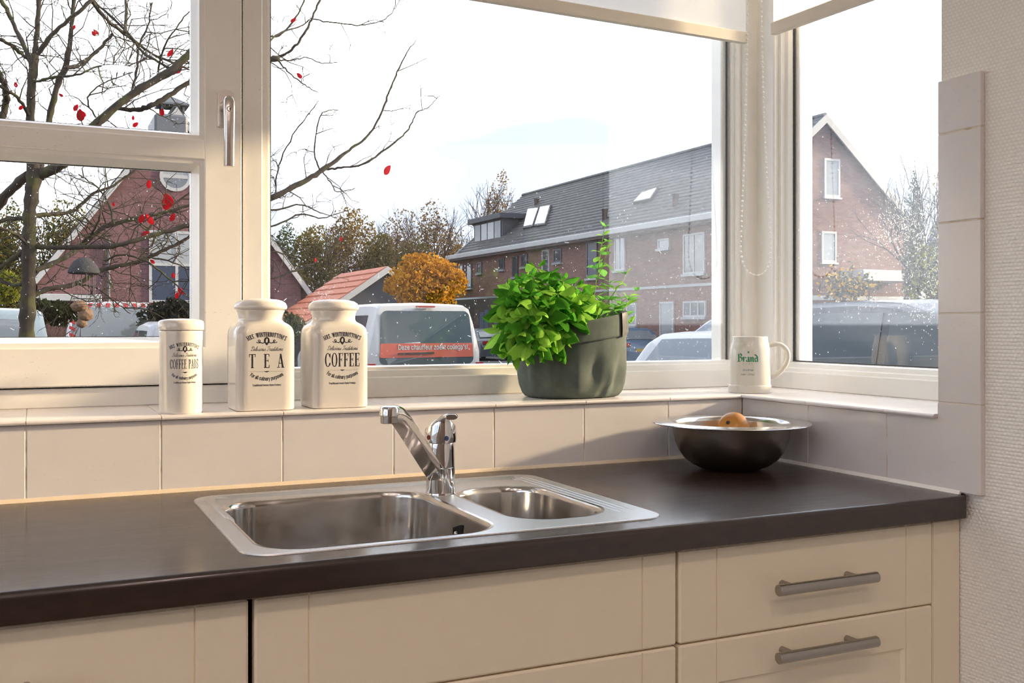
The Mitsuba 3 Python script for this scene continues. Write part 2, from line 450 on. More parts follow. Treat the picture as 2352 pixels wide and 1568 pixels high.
SASH = 'window_1__casement'
part('window_1', 'casement', rect_ring([(-0.420, 0.3660, 1.0785, 2.255, 2.085), (-0.420, 0.3660, 1.0785, 2.255, 2.024), (-0.417, 0.3635, 1.0810, 2.252, 2.018),
                                       (-0.352, 0.297, 1.148, 2.182, 2.018), (-0.350, 0.295, 1.150, 2.180, 2.0195), (-0.350, 0.295, 1.150, 2.180, 2.085)]), 'mat_frame', label='cream casement sash with two panes')
part(SASH, 'glazing_bar', box(-0.351, 0.296, 2.018, 2.083, 1.509, 1.547, .002), 'mat_frame')
for z0, z1 in ((1.150, 1.509), (1.547, 2.180)):
    part(SASH, 'glazing_bead', rect_ring(inset_rects(-0.351, 0.2955, z0 - .001, z1 + .001, [(0, 2.0225), (0.0095, 2.0240), (0.0115, 2.034), (0.0195, 2.062), (0.0200, 2.08), (0, 2.08)])), 'mat_frame')
    part(SASH, 'glazing_seal', seal('y', -0.335, 0.2780, z0 + .0175, z1 - .0175, 2.0675, .0022), 'mat_seal', label='dark rubber glazing seal')
P2 = part(SASH, 'pane', pane('y', -0.335, 0.2790, 1.168, 1.494, 2.0690), 'mat_glass')
P3 = part(SASH, 'pane', pane('y', -0.335, 0.2790, 1.565, 2.165, 2.0690), 'mat_glass')
part('window_1', 'shadow_gap', cat([box(0.3660, 0.3676, 2.0285, 2.033, 1.076, HD), box(-0.43, 0.366, 2.0275, 2.031, 1.0757, 1.0784)]), 'mat_dark_gap')
# handle
hx = 0.3335
pl = sg.Polygon([(hx - .014, 1.575), (hx + .014, 1.575), (hx + .014, 1.638), (hx + .009, 1.643), (hx, 1.6448), (hx - .009, 1.643), (hx - .014, 1.638)]).buffer(.0015)
part('window_1', 'handle', cat([prism_y(pl.buffer(-.002), 2.0085, 2.0185), prism_y(pl, 2.0110, 2.0185)]), 'mat_aluminium', label='satin aluminium window handle')
lev = []
for k, (z, hw, y, th) in enumerate([(1.6255, .004, 1.9755, .006), (1.6225, .0082, 1.9725, .009), (1.615, .0104, 1.970, .0105), (1.60, .0106, 1.968, .0105), (1.57, .0100, 1.9665, .0098), (1.53, .0096, 1.968, .0092), (1.4945, .0098, 1.970, .0090), (1.4915, .0094, 1.970, .0086)]):
    lev.append([(hx - .001 + hw * np.sign(math.cos(t)) * abs(math.cos(t)) ** .6, y + th * np.sign(math.sin(t)) * abs(math.sin(t)) ** .7, z) for t in np.linspace(0, 2 * PI, 24, endpoint=False)])
lever = loft(lev, True, True, True); trimesh.repair.fix_normals(lever)
part('window_1__handle', 'lever', lever, 'mat_aluminium', smooth=45)
part('window_1__handle', 'neck', tube([(hx - .001, 2.0095, 1.611), (hx - .001, 2.0, 1.611), (hx - .001, 1.972, 1.611)], [.0125, .0095, .0092], 20), 'mat_aluminium', smooth=40)
part('window_1__handle', 'lock', cat([spin(lathe([(0, 0), (.0058, 0), (.0058, .0022), (.0046, .0026), (.0042, .0010), (0, .0010)], 24), [1, 0, 0], 90, (0, 0, 0)).apply_translation((hx - .001, 1.9592, 1.598))]), 'mat_chrome')
part('window_1__handle', 'keyhole', box(hx - .0018, hx - .0002, 1.9568, 1.9585, 1.5955, 1.6005), 'mat_dark_gap')

tag('window_2', 'narrow cream-painted corner window in the right wall', 'window', kind='structure')
part('window_2', 'frame', cat([box(FX, 1.70, 1.263, 2.02, SZ, 1.0805, .002), box(FX, 1.70, 1.205, 1.262, 1.04, HD, .002), box(FX, 1.70, 1.264, 1.967, 2.26, HD, .002)]), 'mat_frame')
part('window_2', 'glazing_bead', rect_ring(inset_rects(1.255, 1.9675, 1.0785, 2.262, [(0, 1.6395), (0.0095, 1.6405), (0.0115, 1.651), (0.021, 1.653), (0.0250, 1.666), (0.0255, 1.68), (0, 1.68)]), 'x'), 'mat_frame')
P4 = part('window_2', 'pane', pane('x', 1.27, 1.9440, 1.100, 2.24, 1.6690), 'mat_glass')
part('window_2', 'glazing_seal', seal('x', 1.278, 1.9425, 1.1035, 2.242, 1.6675, .0022), 'mat_seal', label='dark rubber glazing seal')
part('window_2', 'outer_frame', cat([box(1.672, 1.714, 1.20, 1.94, 1.04, 1.098, .002)]), 'mat_frame')

tag('window_3', 'wide cream-painted garden window in the left wall', 'window', kind='structure')
part('window_3', 'frame', cat([box(XL - .14, XL - .05, -1.9, 1.5, .25, .32, .003), box(XL - .14, XL - .05, -1.9, 1.5, 2.23, 2.30, .003), box(XL - .14, XL - .05, -1.9, -1.83, .25, 2.30, .003), box(XL - .14, XL - .05, 1.43, 1.5, .25, 2.30, .003), box(XL - .14, XL - .05, -.24, -.16, .25, 2.30, .003)]), 'mat_frame')
for y0_, y1_ in ((-1.84, -.23), (-.17, 1.44)): part('window_3', 'pane', pane('x', y0_, y1_, .31, 2.24, XL - .10), 'mat_glass')

# rain spots and dust dried on the panes
rs = np.random.default_rng(7)


def spots(n, fn, plane, t, rmin=0.0006, rmax=0.0016, streak=0.12):
    V, Fc, k = [], [], 0
    for _ in range(n):
        u, z = fn()
        r = rmin + (rmax - rmin) * rs.random() ** 2.6
        a = rs.random() * PI
        st = 1.0 if rs.random() > streak else 2.0 + 3.0 * rs.random()
        m = 6
        an = np.arange(m) * 2 * PI / m
        du, dz = r * np.cos(an) * (st if st > 1 else 1), r * np.sin(an) * (1 if st == 1 else .55)
        u2, z2 = u + du * math.cos(a) - dz * math.sin(a), z + du * math.sin(a) + dz * math.cos(a)
        P = np.stack([u2, np.full(m, t), z2] if plane == 'y' else [np.full(m, t), u2, z2], 1)
        V.append(P); Fc += [[k, k + i, k + i + 1] for i in range(1, m - 1)]; k += m
    return trimesh.Trimesh(np.vstack(V), Fc, process=False)


def u_(a, b): return a + (b - a) * rs.random()


def big():
    while True:
        x, z = u_(.435, 1.55), u_(1.105, 1.62)
        if rs.random() < np.clip((1.52 - z) / .25, .03, 1) * (0.45 + 0.55 * np.clip((x - .75) / .4, 0, 1)): return x, z


def right():
    while True:
        y, z = u_(1.30, 1.935), u_(1.108, 1.75)
        if rs.random() < np.clip((1.55 - z) / .25, .06, 1) * (.28 if z < 1.2 else 1): return y, z


def smear():
    s = rs.random()
    x, z = .50 + .135 * s + rs.normal(0, .008), 1.205 + .165 * s + rs.normal(0, .012 + .006 * s)
    return x, z


def haze():
    return rs.normal(1.60, .055), rs.normal(1.40, .035)


def haze2():
    return rs.normal(1.52, .05), rs.normal(1.27, .05)


part('window_1__pane', 'rain_spots', spots(900, big, 'y', 2.0698), 'mat_dirt', kind='stuff', label='dried rain spots on the glass')
part('window_1__pane', 'bird_smear', spots(520, smear, 'y', 2.0697, .0003, .0010, .25), 'mat_dirt', kind='stuff', label='whitish smear on the glass')
part(SASH, 'rain_spots', spots(520, lambda: (u_(-.06, .275), u_(1.172, 1.80)), 'y', 2.0698, .0005, .0013), 'mat_dirt', kind='stuff', label='dried rain spots on the glass')
part('window_2__pane', 'rain_spots', spots(620, right, 'x', 1.6698, .0005, .0014), 'mat_dirt', kind='stuff', label='dried rain spots on the glass')
part('window_2__pane', 'dust', spots(1500, lambda: haze() if rs.random() < .62 else haze2(), 'x', 1.6697, .0005, .0010, .05), 'mat_dirt', kind='stuff', label='dusty haze on the glass')

# ---------------------------------------------------------------- ceiling spots (the kitchen's own light)
scene['mat_lamp'] = {'type': 'diffuse', 'reflectance': rgb((.8, .8, .8))}
for k, (x, y) in enumerate(LAMPS):
    t = thing('ceiling_light', 'round recessed ceiling light with a steel ring', 'ceiling light', 'recessed lights in the kitchen ceiling')
    part(t, 'ring', lathe([(.086, 0), (.104, -.001), (.104, -.006), (.090, -.010), (.084, -.006)], 40, (x, y, CEIL)), 'mat_brushed', smooth=40)
    disc = trimesh.creation.cylinder(.085, .002, sections=32); disc.apply_translation((x, y, CEIL - .004))
    k2 = part(t, 'diffuser', disc, 'mat_lamp')
    scene[k2]['emitter'] = {'type': 'area', 'radiance': rgb(LAMP_RADIANCE)}

# ---------------------------------------------------------------- roller blinds
bx0, bx1 = 0.452, 1.5455
bz = lambda x: 1.8665 + (1.5455 - x) * 0.0131
t = thing('roller_blind', 'white translucent roller blind half lowered over the large window', 'roller blind')
part(t, 'fabric', trimesh.Trimesh([(bx0, 1.972, bz(bx0) + .02), (bx1, 1.972, bz(bx1) + .02), (bx1, 1.972, 2.30), (bx0, 1.972, 2.30)], [[0, 1, 2], [0, 2, 3]], process=False), 'mat_blind')
bar = prism_x(sg.Polygon([(1.9655, 0), (1.9785, 0), (1.9785, .0235), (1.9735, .0262), (1.9705, .0262), (1.9655, .0235)]).buffer(.0012), bx0, bx1)
bar.vertices[:, 2] += [bz(x) + .001 for x in bar.vertices[:, 0]]
part(t, 'bottom_bar', bar, 'mat_blind_bar')
part(t, 'roller', tube([(bx0, 1.99, 2.30), (bx1 + .02, 1.99, 2.30)], .03, 20), 'mat_blind_bar', smooth=40)
by0, by1 = 1.285, 1.9148
bz2 = lambda y: 1.8698 + (y - 1.6035) * 0.024
t2 = thing('roller_blind', 'white translucent roller blind half lowered over the narrow right window', 'roller blind')
part(t2, 'fabric', trimesh.Trimesh([(1.582, by0, bz2(by0) + .02), (1.582, by1, bz2(by1) + .02), (1.582, by1, 2.30), (1.582, by0, 2.30)], [[0, 1, 2], [0, 2, 3]], process=False), 'mat_blind')
bar = prism_y(sg.Polygon([(1.5755, 0), (1.5885, 0), (1.5885, .0255), (1.583, .0285), (1.581, .0285), (1.5755, .0255)]).buffer(.0012), by0, by1)
bar.vertices[:, 2] += [bz2(y) + .001 for y in bar.vertices[:, 1]]
part(t2, 'bottom_bar', bar, 'mat_blind_bar')
part(t2, 'roller', tube([(1.60, by0, 2.30), (1.60, by1 + .02, 2.30)], .03, 20), 'mat_blind_bar', smooth=40)
# bead chain of the large blind hanging in the corner
loop = [(1718, -60), (1717, 40), (1715, 160), (1711, 300), (1706, 430), (1702, 540), (1702, 580), (1707, 606), (1719, 624), (1737, 632), (1754, 626), (1765, 609), (1770, 585), (1768, 520), (1763, 430), (1757, 320), (1752, 180), (1749, 40), (1748, -60)]
P = bend([survey(a, b, y=1.962) for a, b in loop], 10)
s = np.concatenate([[0], np.cumsum(np.linalg.norm(np.diff(P, axis=0), axis=1))])
at = np.arange(0, s[-1], 0.0121)
Q = np.stack([np.interp(at, s, P[:, k]) for k in range(3)], 1)
part(t, 'bead_chain', cat([tube(P, .0006, 4)] + [ball(q, .0027, 1) for q in Q]), 'mat_bead', smooth=True, kind='stuff', label='cream bead chain hanging in a loop')

# ================================================================ worktop, sink, cabinets
WX0 = -0.60
front = 1.197
prof = [(1.791, WZ), (1.791, WZ - .037)] + [(front + .003 - .003 * math.sin(a), WZ - .034 - .003 * math.cos(a)) for a in np.linspace(0, PI / 2, 4)] + \
       [(front + .008 - .008 * math.cos(a), WZ - .008 + .008 * math.sin(a)) for a in np.linspace(0, PI / 2, 8)]
top = prism_x(prof, WX0, 1.4043)
hole = prism_z(rrect(.243, .828, 1.262, 1.708, .03), .8, 1.0)
chamf = prism_z([(1.381, 1.15), (1.381, 1.192), (1.392, 1.201), (1.4043, 1.2135), (1.42, 1.2135), (1.42, 1.15)], .8, 1.0)
top = cut(top, hole, chamf)
thing('worktop', 'dark brown wood-grain worktop running along the window wall', 'worktop')
labels['worktop']['label'] = 'dark brown wood-grain worktop with rounded front edge along the window wall'
scene['worktop'] = mikit.ply(top, 'mat_worktop', smooth=30)

SINK = thing('sink', 'stainless steel one-and-a-half bowl sink set into the dark worktop', 'sink')
big_o, small_o = (.2565, .583, 1.2635, 1.636, .062), (.628, .786, 1.303, 1.600, .066)


def outline(o, i, n=10):
    p = rrect(o[0] + i, o[1] - i, o[2] + i, o[3] - i, max(o[4] - i, .004), n)
    c = np.array(p.exterior.coords)[:-1]
    return c[::-1] if p.exterior.is_ccw is False else c


def bowl_mesh(o, depth, z0):
    rings = []
    for i, z in [(-.004, z0), (.0, z0 - .0008), (.0025, z0 - .004), (.004, z0 - .010), (.008, z0 - depth * .6), (.011, z0 - depth * .85), (.018, z0 - depth * .95), (.032, z0 - depth * .99), (.05, z0 - depth)]:
        c = outline(o, i); rings.append(np.c_[c, np.full(len(c), z)])
    n = min(len(r) for r in rings); rings = [r if len(r) == n else r[np.linspace(0, len(r) - 1, n).astype(int)] for r in rings]
    m = loft(rings, True, False, True); m.invert(); return m


RZ = WZ + .0022
plate = rrect(.229, .842, 1.2475, 1.722, .042, 10)
flat = plate.buffer(-.003).difference(sg.Polygon(outline(big_o, -.003))).difference(sg.Polygon(outline(small_o, -.003)))
rim = cat([prism_z(flat, RZ - .0012, RZ), loft([np.c_[np.array(plate.exterior.coords)[:-1], np.full(len(plate.exterior.coords) - 1, WZ + .0002)],
                                               np.c_[np.array(rrect(.2297, .8413, 1.2482, 1.7213, .0413, 10).exterior.coords)[:-1], np.full(len(plate.exterior.coords) - 1, RZ - .0004)],
                                               np.c_[np.array(rrect(.232, .839, 1.2505, 1.719, .039, 10).exterior.coords)[:-1], np.full(len(plate.exterior.coords) - 1, RZ)]])])
part(SINK, 'rim', rim, 'mat_rim_steel', smooth=25)
for ins in (.026, .037, .048):
    pth = bend([(.229 + .016 + ins * .25, 1.52 - ins, 0), (.229 + .016 + ins * .25, 1.66, 0), (.262 + ins * .3, 1.722 - ins, 0), (.34, 1.722 - ins, 0), (.55, 1.722 - ins, 0), (.77, 1.722 - ins, 0), (.842 - ins - .012, 1.722 - ins - .012, 0), (.842 - ins, 1.66, 0), (.842 - ins, 1.45, 0), (.842 - ins, 1.285 + ins * .3, 0)], 8)
    part(SINK, 'ridge', tube(pth + np.array([0, 0, RZ - .0018]), np.r_[.0005, np.full(len(pth) - 2, .0034), .0005], 10), 'mat_rim_steel', smooth=True)
part(SINK, 'large_bowl', bowl_mesh(big_o, .155, RZ + .0004), 'mat_steel', smooth=35)
part(SINK, 'small_bowl', bowl_mesh(small_o, .13, RZ + .0004), 'mat_steel', smooth=35)
part(SINK, 'drain', lathe([(0, 0), (.03, .0005), (.043, .003), (.045, .0005), (0, -.001)], 32, (.42, 1.45, RZ - .1545)), 'mat_chrome', smooth=40)
ov = survey(1052, 1219, x=.5775)
for k in range(5):
    part(SINK, 'overflow_slot', box(.5748, .5785, ov[1] - .0135 + .0065 * k, ov[1] - .0108 + .0065 * k, ov[2] - .017, ov[2] + .011 - .002 * k), 'mat_dark_gap')
part(SINK, 'overflow_screw', ball((.5755, ov[1] + .001, ov[2] - .004), .0042, 2), 'mat_chrome', smooth=True)

FAUC = thing('faucet', 'chrome single-lever kitchen faucet behind the large sink bowl', 'faucet')
fx, fy, fz = .608, 1.574, RZ
part(FAUC, 'base', lathe([(0, 0), (.0248, 0), (.0248, .0025), (.0238, .004), (.0236, .040), (.0236, .0445), (.0230, .0452), (0, .0452)], 48, (fx, fy, fz)), 'mat_chrome', smooth=35)
part(FAUC, 'body', lathe([(0, .0455), (.0231, .0455), (.0229, .075), (.0226, .084), (.0206, .0885), (0, .0885)], 48, (fx, fy, fz)), 'mat_chrome', smooth=35)
# spout: a bar with rounded top, rising towards the front left
E_ = np.array([.4555, 1.381]); D2 = E_ - np.array([fx, fy]); L2 = np.linalg.norm(D2); D2 = D2 / L2; N2 = np.array([-D2[1], D2[0]])
path = bend([(-.010, .017), (.03, .0385), (.09, .0750), (.150, .1120), (.195, .1385), (.222, .1500), (.246, .1525)], 6)
rings = []
for k, (s_, z_) in enumerate(path):
    tt = np.gradient(path, axis=0)[k]; tt /= np.linalg.norm(tt); up = np.array([-tt[1], tt[0]])
    fr_ = k / (len(path) - 1)
    w, h = .0135 - .0012 * fr_, .0115 - .0030 * fr_
    sec = [(-w, -h), (w, -h), (w, h * .35), (w * .82, h * .80), (w * .4, h), (-w * .4, h), (-w * .82, h * .80), (-w, h * .35)]
    rr = []
    for a_, b_ in sec:
        q = np.array([s_, z_]) + up * b_
        xy = np.array([fx, fy]) + D2 * q[0] + N2 * a_
        rr.append((xy[0], xy[1], fz + q[1] + .004))
    rings.append(rr)
sp = loft(rings, True, True, True); trimesh.repair.fix_normals(sp)
part(FAUC, 'spout', sp, 'mat_chrome', smooth=28)
ez = fz + .1570
part(FAUC, 'spout_head', lathe([(0, .0082), (.007, .0080), (.0115, .0066), (.0136, .0032), (.0138, -.0060), (.0130, -.0068), (0, -.0068)], 40, (E_[0], E_[1], ez)), 'mat_chrome', smooth=40)
part(FAUC, 'aerator', lathe([(0, -.0066), (.0124, -.0066), (.0124, -.0160), (.0114, -.0168), (.0095, -.0168), (.0090, -.0135), (0, -.0135)], 40, (E_[0], E_[1], ez)), 'mat_brushed', smooth=40)
# lever cap: sloped block whose front face leans, lever to the front right
ca = math.radians(-96); cu = np.array([math.cos(ca), math.sin(ca)]); cv = np.array([-cu[1], cu[0]])
def hp(a, b, z): return (fx + cu[0] * a + cv[0] * b, fy + cu[1] * a + cv[1] * b, fz + z)
low = [hp(.0262 * math.cos(t), .0262 * math.sin(t), .0865) for t in np.linspace(0, 2 * PI, 28, endpoint=False)] + [hp(.0266 * math.cos(t), .0266 * math.sin(t), .094) for t in np.linspace(0, 2 * PI, 28, endpoint=False)]
upr = [hp(.0255 * math.cos(t), .0255 * math.sin(t), .108 + (.004 if math.cos(t) > 0 else -.001)) for t in np.linspace(0, 2 * PI, 28, endpoint=False)]
crest = [hp(.026, -.009, .122), hp(.026, .009, .122), hp(.012, -.011, .125), hp(.012, .011, .125), hp(-.012, -.012, .114), hp(-.012, .012, .114)]
part(FAUC, 'lever_cap', hull(low + upr + crest), 'mat_chrome', smooth=24)
lv = []
for a, z_, w, h in [(.004, .1195, .0105, .004), (.020, .1245, .0110, .0042), (.040, .1300, .0112, .0042), (.058, .1335, .0115, .0042), (.066, .1335, .0108, .0052), (.0685, .1325, .0090, .0040)]:
    lv.append([hp(a, w * np.sign(math.cos(t)) * abs(math.cos(t)) ** .7, z_ + h * math.sin(t)) for t in np.linspace(0, 2 * PI, 20, endpoint=False)])
m = loft(lv, True, True, True); trimesh.repair.fix_normals(m)
part(FAUC, 'lever', m, 'mat_chrome', smooth=40)
dot = lambda b, z, mat, nm: part(FAUC, nm, spin(spin(lathe([(0, 0), (.0040, 0), (.0038, .0012), (0, .0014)], 20), [0, 1, 0], 90), [0, 0, 1], math.degrees(ca) + b).apply_translation((fx + .0263 * math.cos(ca + math.radians(b)), fy + .0263 * math.sin(ca + math.radians(b)), fz + z)), mat, label=nm.replace('_', ' '))
dot(6, .0945, 'mat_blue_dot', 'blue_marker')
dot(-62, .0955, 'mat_red_dot', 'red_marker')

# cabinets
FRY = 1.22


def front_panel(x0, x1, z0, z1, sl, sr, rail=None):
    m = box(x0, x1, FRY, FRY + .020, z0, z1, .0028)
    v = lambda x: prism_z([(x - .0019, FRY - .001), (x + .0019, FRY - .001), (x + .0004, FRY + .0022), (x - .0004, FRY + .0022)], z0 - .01, z1 + .01)
    cuts = [v(x0 + sl), v(x1 - sr)]
    if rail:
        a0, a1, c0, c1 = x0 + sl + .002, x1 - sr - .002, z0 + rail, z1 - rail
        d = .005
        cuts.append(hull([(a, FRY - .001, c) for a in (a0, a1) for c in (c0, c1)] + [(a, FRY + .0055, c) for a in (a0 + d, a1 - d) for c in (c0 + d, c1 - d)]))
    return cut(m, *cuts)


def bar_handle(owner, xc, z):
    y = FRY - .031
    k = part(owner, 'handle', tube([(xc - .0965, y, z), (xc - .0960, y, z), (xc + .0960, y, z), (xc + .0965, y, z)], [.0078, .0084, .0084, .0078], 28), 'mat_brushed', smooth=40, label='brushed steel bar handle')
    part(k, 'post', cat([tube([(xc + s * .064, FRY + .001, z), (xc + s * .064, y + .002, z)], .0055, 16) for s in (-1, 1)][:1]), 'mat_brushed', smooth=40)
    part(k, 'post', cat([tube([(xc + .064, FRY + .001, z), (xc + .064, y + .002, z)], .0055, 16)]), 'mat_brushed', smooth=40)


def carcass(t, x0, x1):
    part(t, 'carcass', cat([box(x0, x0 + .016, FRY + .022, 1.785, .12, .870), box(x1 - .016, x1, FRY + .022, 1.785, .12, .870), box(x0, x1, FRY + .022, 1.785, .10, .12), box(x0, x1, 1.775, 1.785, .12, .870)]), 'mat_carcass')
    part(t, 'plinth', box(x0, x1, FRY + .055, FRY + .07, 0.001, .10), 'mat_cabinet')


ZT, ZA, ZB = .8676, .7329, .7303
units = [('drawer_cabinet', 'cream base cabinet left of the sink cabinet with a handle low in the picture', -.3735, .2285, .061, .061, True),
         ('sink_cabinet', 'cream base cabinet under the sink with a plain upper front and no handle in view', .2358, .8335, .065, .0575, False),
         ('drawer_cabinet', 'cream base cabinet with two steel bar handles at the right end of the worktop', .8385, 1.3370, .0655, .059, True)]
for nm, lab, x0, x1, sl, sr, hnd in units:
    t = thing(nm, lab, 'cabinet')
    carcass(t, x0 + .001, x1 - .001)
    fr1 = part(t, 'drawer_front' if hnd else 'upper_front', front_panel(x0, x1, ZA, ZT, sl, sr), 'mat_cabinet')
    if hnd:
        d2 = part(t, 'drawer_front', front_panel(x0, x1, .42, ZB, sl, sr, .0605), 'mat_cabinet')
        d3 = part(t, 'drawer_front', front_panel(x0, x1, .115, .4174, sl, sr, .0605), 'mat_cabinet')
        xc = (x0 + x1) / 2
        bar_handle(fr1, xc, .8005); bar_handle(d2, xc, .7005); bar_handle(d3, xc, .388)
    else:
        part(t, 'door', front_panel(x0, x1, .115, ZB, sl, sr, .0605), 'mat_cabinet')
thing('filler_panel', 'narrow cream filler strip between the right cabinet and the wallpapered wall', 'panel')
scene['filler_panel'] = mikit.ply(box(1.3405, 1.4035, FRY + .003, FRY + .022, .001, .8676, .0022), 'mat_cabinet')

# ================================================================ lettering
def ell(cx, cy, rx, ry, n=24):
    return sa.scale(sg.Point(cx, cy).buffer(1.0, quad_segs=n), rx, ry)


def V(x, w, y0=0.0, y1=1.0): return sg.box(x - w / 2, y0, x + w / 2, y1)


def Hb(x0, x1, y, t=0.045): return sg.box(x0, y - t / 2, x1, y + t / 2)


def D(x0, y0, x1, y1, w):
    return sg.Polygon([(x0 - w / 2, y0), (x0 + w / 2, y0), (x1 + w / 2, y1), (x1 - w / 2, y1)])


def serif_glyph(ch):
    """A bold condensed serif capital, one unit tall: (outline, width)."""
    S, s, t = 0.155, 0.055, 0.05          # stem, hairline, serif thickness
    ft = lambda x, y: Hb(x - .14, x + .14, y + (t / 2 if y == 0 else -t / 2), t)
    if ch == 'T': p, w = [V(.30, S), ft(.30, 0), Hb(.02, .58, 1 - t / 2, t), D(.02, 1, .05, .78, s), D(.58, 1, .55, .78, s)], .60
    elif ch == 'E': p, w = [V(.16, S), Hb(.02, .50, t / 2, t), Hb(.02, .50, 1 - t / 2, t), Hb(.16, .40, .52, t), D(.50, 0, .51, .22, s), D(.50, 1, .50, .80, s), V(.40, s, .42, .62)], .54
    elif ch == 'F': p, w = [V(.16, S), ft(.16, 0), Hb(.02, .48, 1 - t / 2, t), Hb(.16, .39, .52, t), D(.48, 1, .48, .78, s), V(.39, s, .41, .63)], .52
    elif ch == 'A': p, w = [D(.07, 0, .28, 1, s), D(.50, 0, .28, 1, S), Hb(.13, .42, .32, t), ft(.09, 0), ft(.50, 0)], .64
    elif ch in 'OCDPB':
        if ch in 'OC':
            o = ell(.32, .5, .31, .515).difference(ell(.32, .5, .165, .465))
            if ch == 'C': o = o.difference(sg.box(.40, .27, .9, .73)).union(V(.575, s, .62, .98)).union(V(.575, s * .7, .08, .30))
            p, w = [o], .64
        elif ch == 'D': p, w = [V(.16, S), Hb(.02, .3, t / 2, t), Hb(.02, .3, 1 - t / 2, t), ell(.26, .5, .34, .5).difference(ell(.26, .5, .19, .45)).intersection(sg.box(.26, 0, 1, 1))], .62
        else:
            bowl = lambda cy, ry, rx: ell(.24, cy, rx, ry).difference(ell(.24, cy, rx - .14, ry - .045)).intersection(sg.box(.24, 0, 1, 1))
            p, w = [V(.16, S), ft(.16, 0), Hb(.02, .28, 1 - t / 2, t), Hb(.16, .28, .47, t), bowl(.735, .265, .28)], .56
            if ch == 'B': p += [bowl(.255, .255, .31), Hb(.02, .28, t / 2, t)]
    elif ch == 'S':
        c = bend([(.46, .80), (.40, .93), (.26, .96), (.12, .88), (.11, .72), (.22, .58), (.36, .46), (.46, .32), (.42, .12), (.27, .04), (.12, .09), (.06, .24)], 5)
        p, w = [sg.LineString(c[:, :2]).buffer(.055), sg.LineString([(.16, .64), (.42, .38)]).buffer(.075), V(.475, s, .70, .99), V(.055, s, .01, .30)], .54
    elif ch == 'M': p, w = [V(.09, s), V(.74, S), D(.10, 1, .40, 0, S * .9), D(.70, 1, .40, 0, s), ft(.09, 0), ft(.74, 0), Hb(0, .16, .975, t), Hb(.66, .86, .975, t)], .88
    elif ch == 'R': p, w = [V(.16, S), ft(.16, 0), Hb(.02, .28, 1 - t / 2, t), Hb(.16, .28, .49, t), ell(.24, .745, .27, .255).difference(ell(.24, .745, .13, .21)).intersection(sg.box(.24, 0, 1, 1)), D(.50, 0, .30, .5, S)], .62
    elif ch == 'W': p, w = [D(.24, 0, .08, 1, S), D(.24, 0, .42, 1, s), D(.58, 0, .42, 1, S), D(.58, 0, .74, 1, s), Hb(-.04, .20, .975, t), Hb(.64, .84, .975, t)], .84
    elif ch == 'I': p, w = [V(.16, S), ft(.16, 0), ft(.16, 1)], .34
    elif ch == 'N': p, w = [V(.10, s), V(.60, s), D(.10, 1, .60, 0, S), ft(.10, 0), Hb(.48, .72, .975, t), Hb(0, .14, .975, t)], .72
    elif ch == '.': p, w = [ell(.10, .06, .08, .07)], .22
    elif ch == "'": p, w = [D(.08, .70, .10, .98, .10)], .20
    else: p, w = [], .34
    return unary_union(p) if p else None, w


def word(text, h, width=None, gap=0.07, stretch=1.0):
    """Serif capitals on a straight line, h tall, centred on u = 0 with the foot on v = 0."""
    x, out = 0, []
    for ch in text:
        g, w = serif_glyph(ch)
        if g is not None: out.append(sa.translate(g, x, 0))
        x += w + gap
    p = unary_union(out); a, _, b, _ = p.bounds
    sx = (width / (b - a)) if width else h * stretch
    return sa.affine_transform(sa.translate(p, -(a + b) / 2, 0), [sx, 0, 0, h, 0, 0])


def on_arc(text, h, width, sag, glyphs):
    """Glyphs set along an arc of the given chord; sag > 0 rises in the middle, < 0 hangs. Middle of the baseline is (0, 0)."""
    ws, gs = [], []
    for ch in text:
        g, w = glyphs(ch); gs.append(g); ws.append(w + .09)
    tot = sum(ws); R = (width * width / 4 + sag * sag) / (2 * abs(sag)); full = 2 * math.asin(min(1, width / 2 / R))
    sx = full * R / tot; x, out = 0, []
    for g, w in zip(gs, ws):
        a = (x + w / 2) / tot - .5
        x += w
        if g is None: continue
        q = sa.affine_transform(sa.translate(g, -w / 2 + .045, 0), [sx, 0, 0, h, 0, 0])
        an = a * full * (1 if sag > 0 else -1)
        q = sa.rotate(q, -math.degrees(an), origin=(0, 0))
        out.append(sa.translate(q, R * math.sin(abs(an)) * np.sign(a), (R * math.cos(an) - R) * np.sign(sag)))
    return unary_union(out)


def sans(text, h, width=None, slant=0.0, bold=False):
    """Small print from the staged lettering: an outline like word()."""
    m = meshkit.text_mesh(text, h, 0.001, bold)
    m.merge_vertices()
    tri = m.vertices[m.faces]
    flat = tri[(np.abs(tri[:, :, 2].max(1) - tri[:, :, 2].min(1)) < 1e-9) & (tri[:, 0, 2] > .0005)][:, :, :2]
    p = unary_union([sg.Polygon(t).buffer(1e-7) for t in flat if sg.Polygon(t).area > 1e-13])
    a, _, b, _ = p.bounds
    sx = width / (b - a) if width else 1.0
    p = sa.translate(p, -(a + b) / 2, 0)
    return sa.affine_transform(p, [sx, slant * sx, 0, 1, 0, 0])


_cache = {}


def sans_glyph(ch):
    if ch == ' ': return None, .30
    if ch not in _cache:
        m = sans(ch, 1.0, None, 0.0, True); a, _, b, _ = m.bounds
        _cache[ch] = (sa.translate(m, -a, 0).simplify(.004).buffer(.022), b - a)
    return _cache[ch]


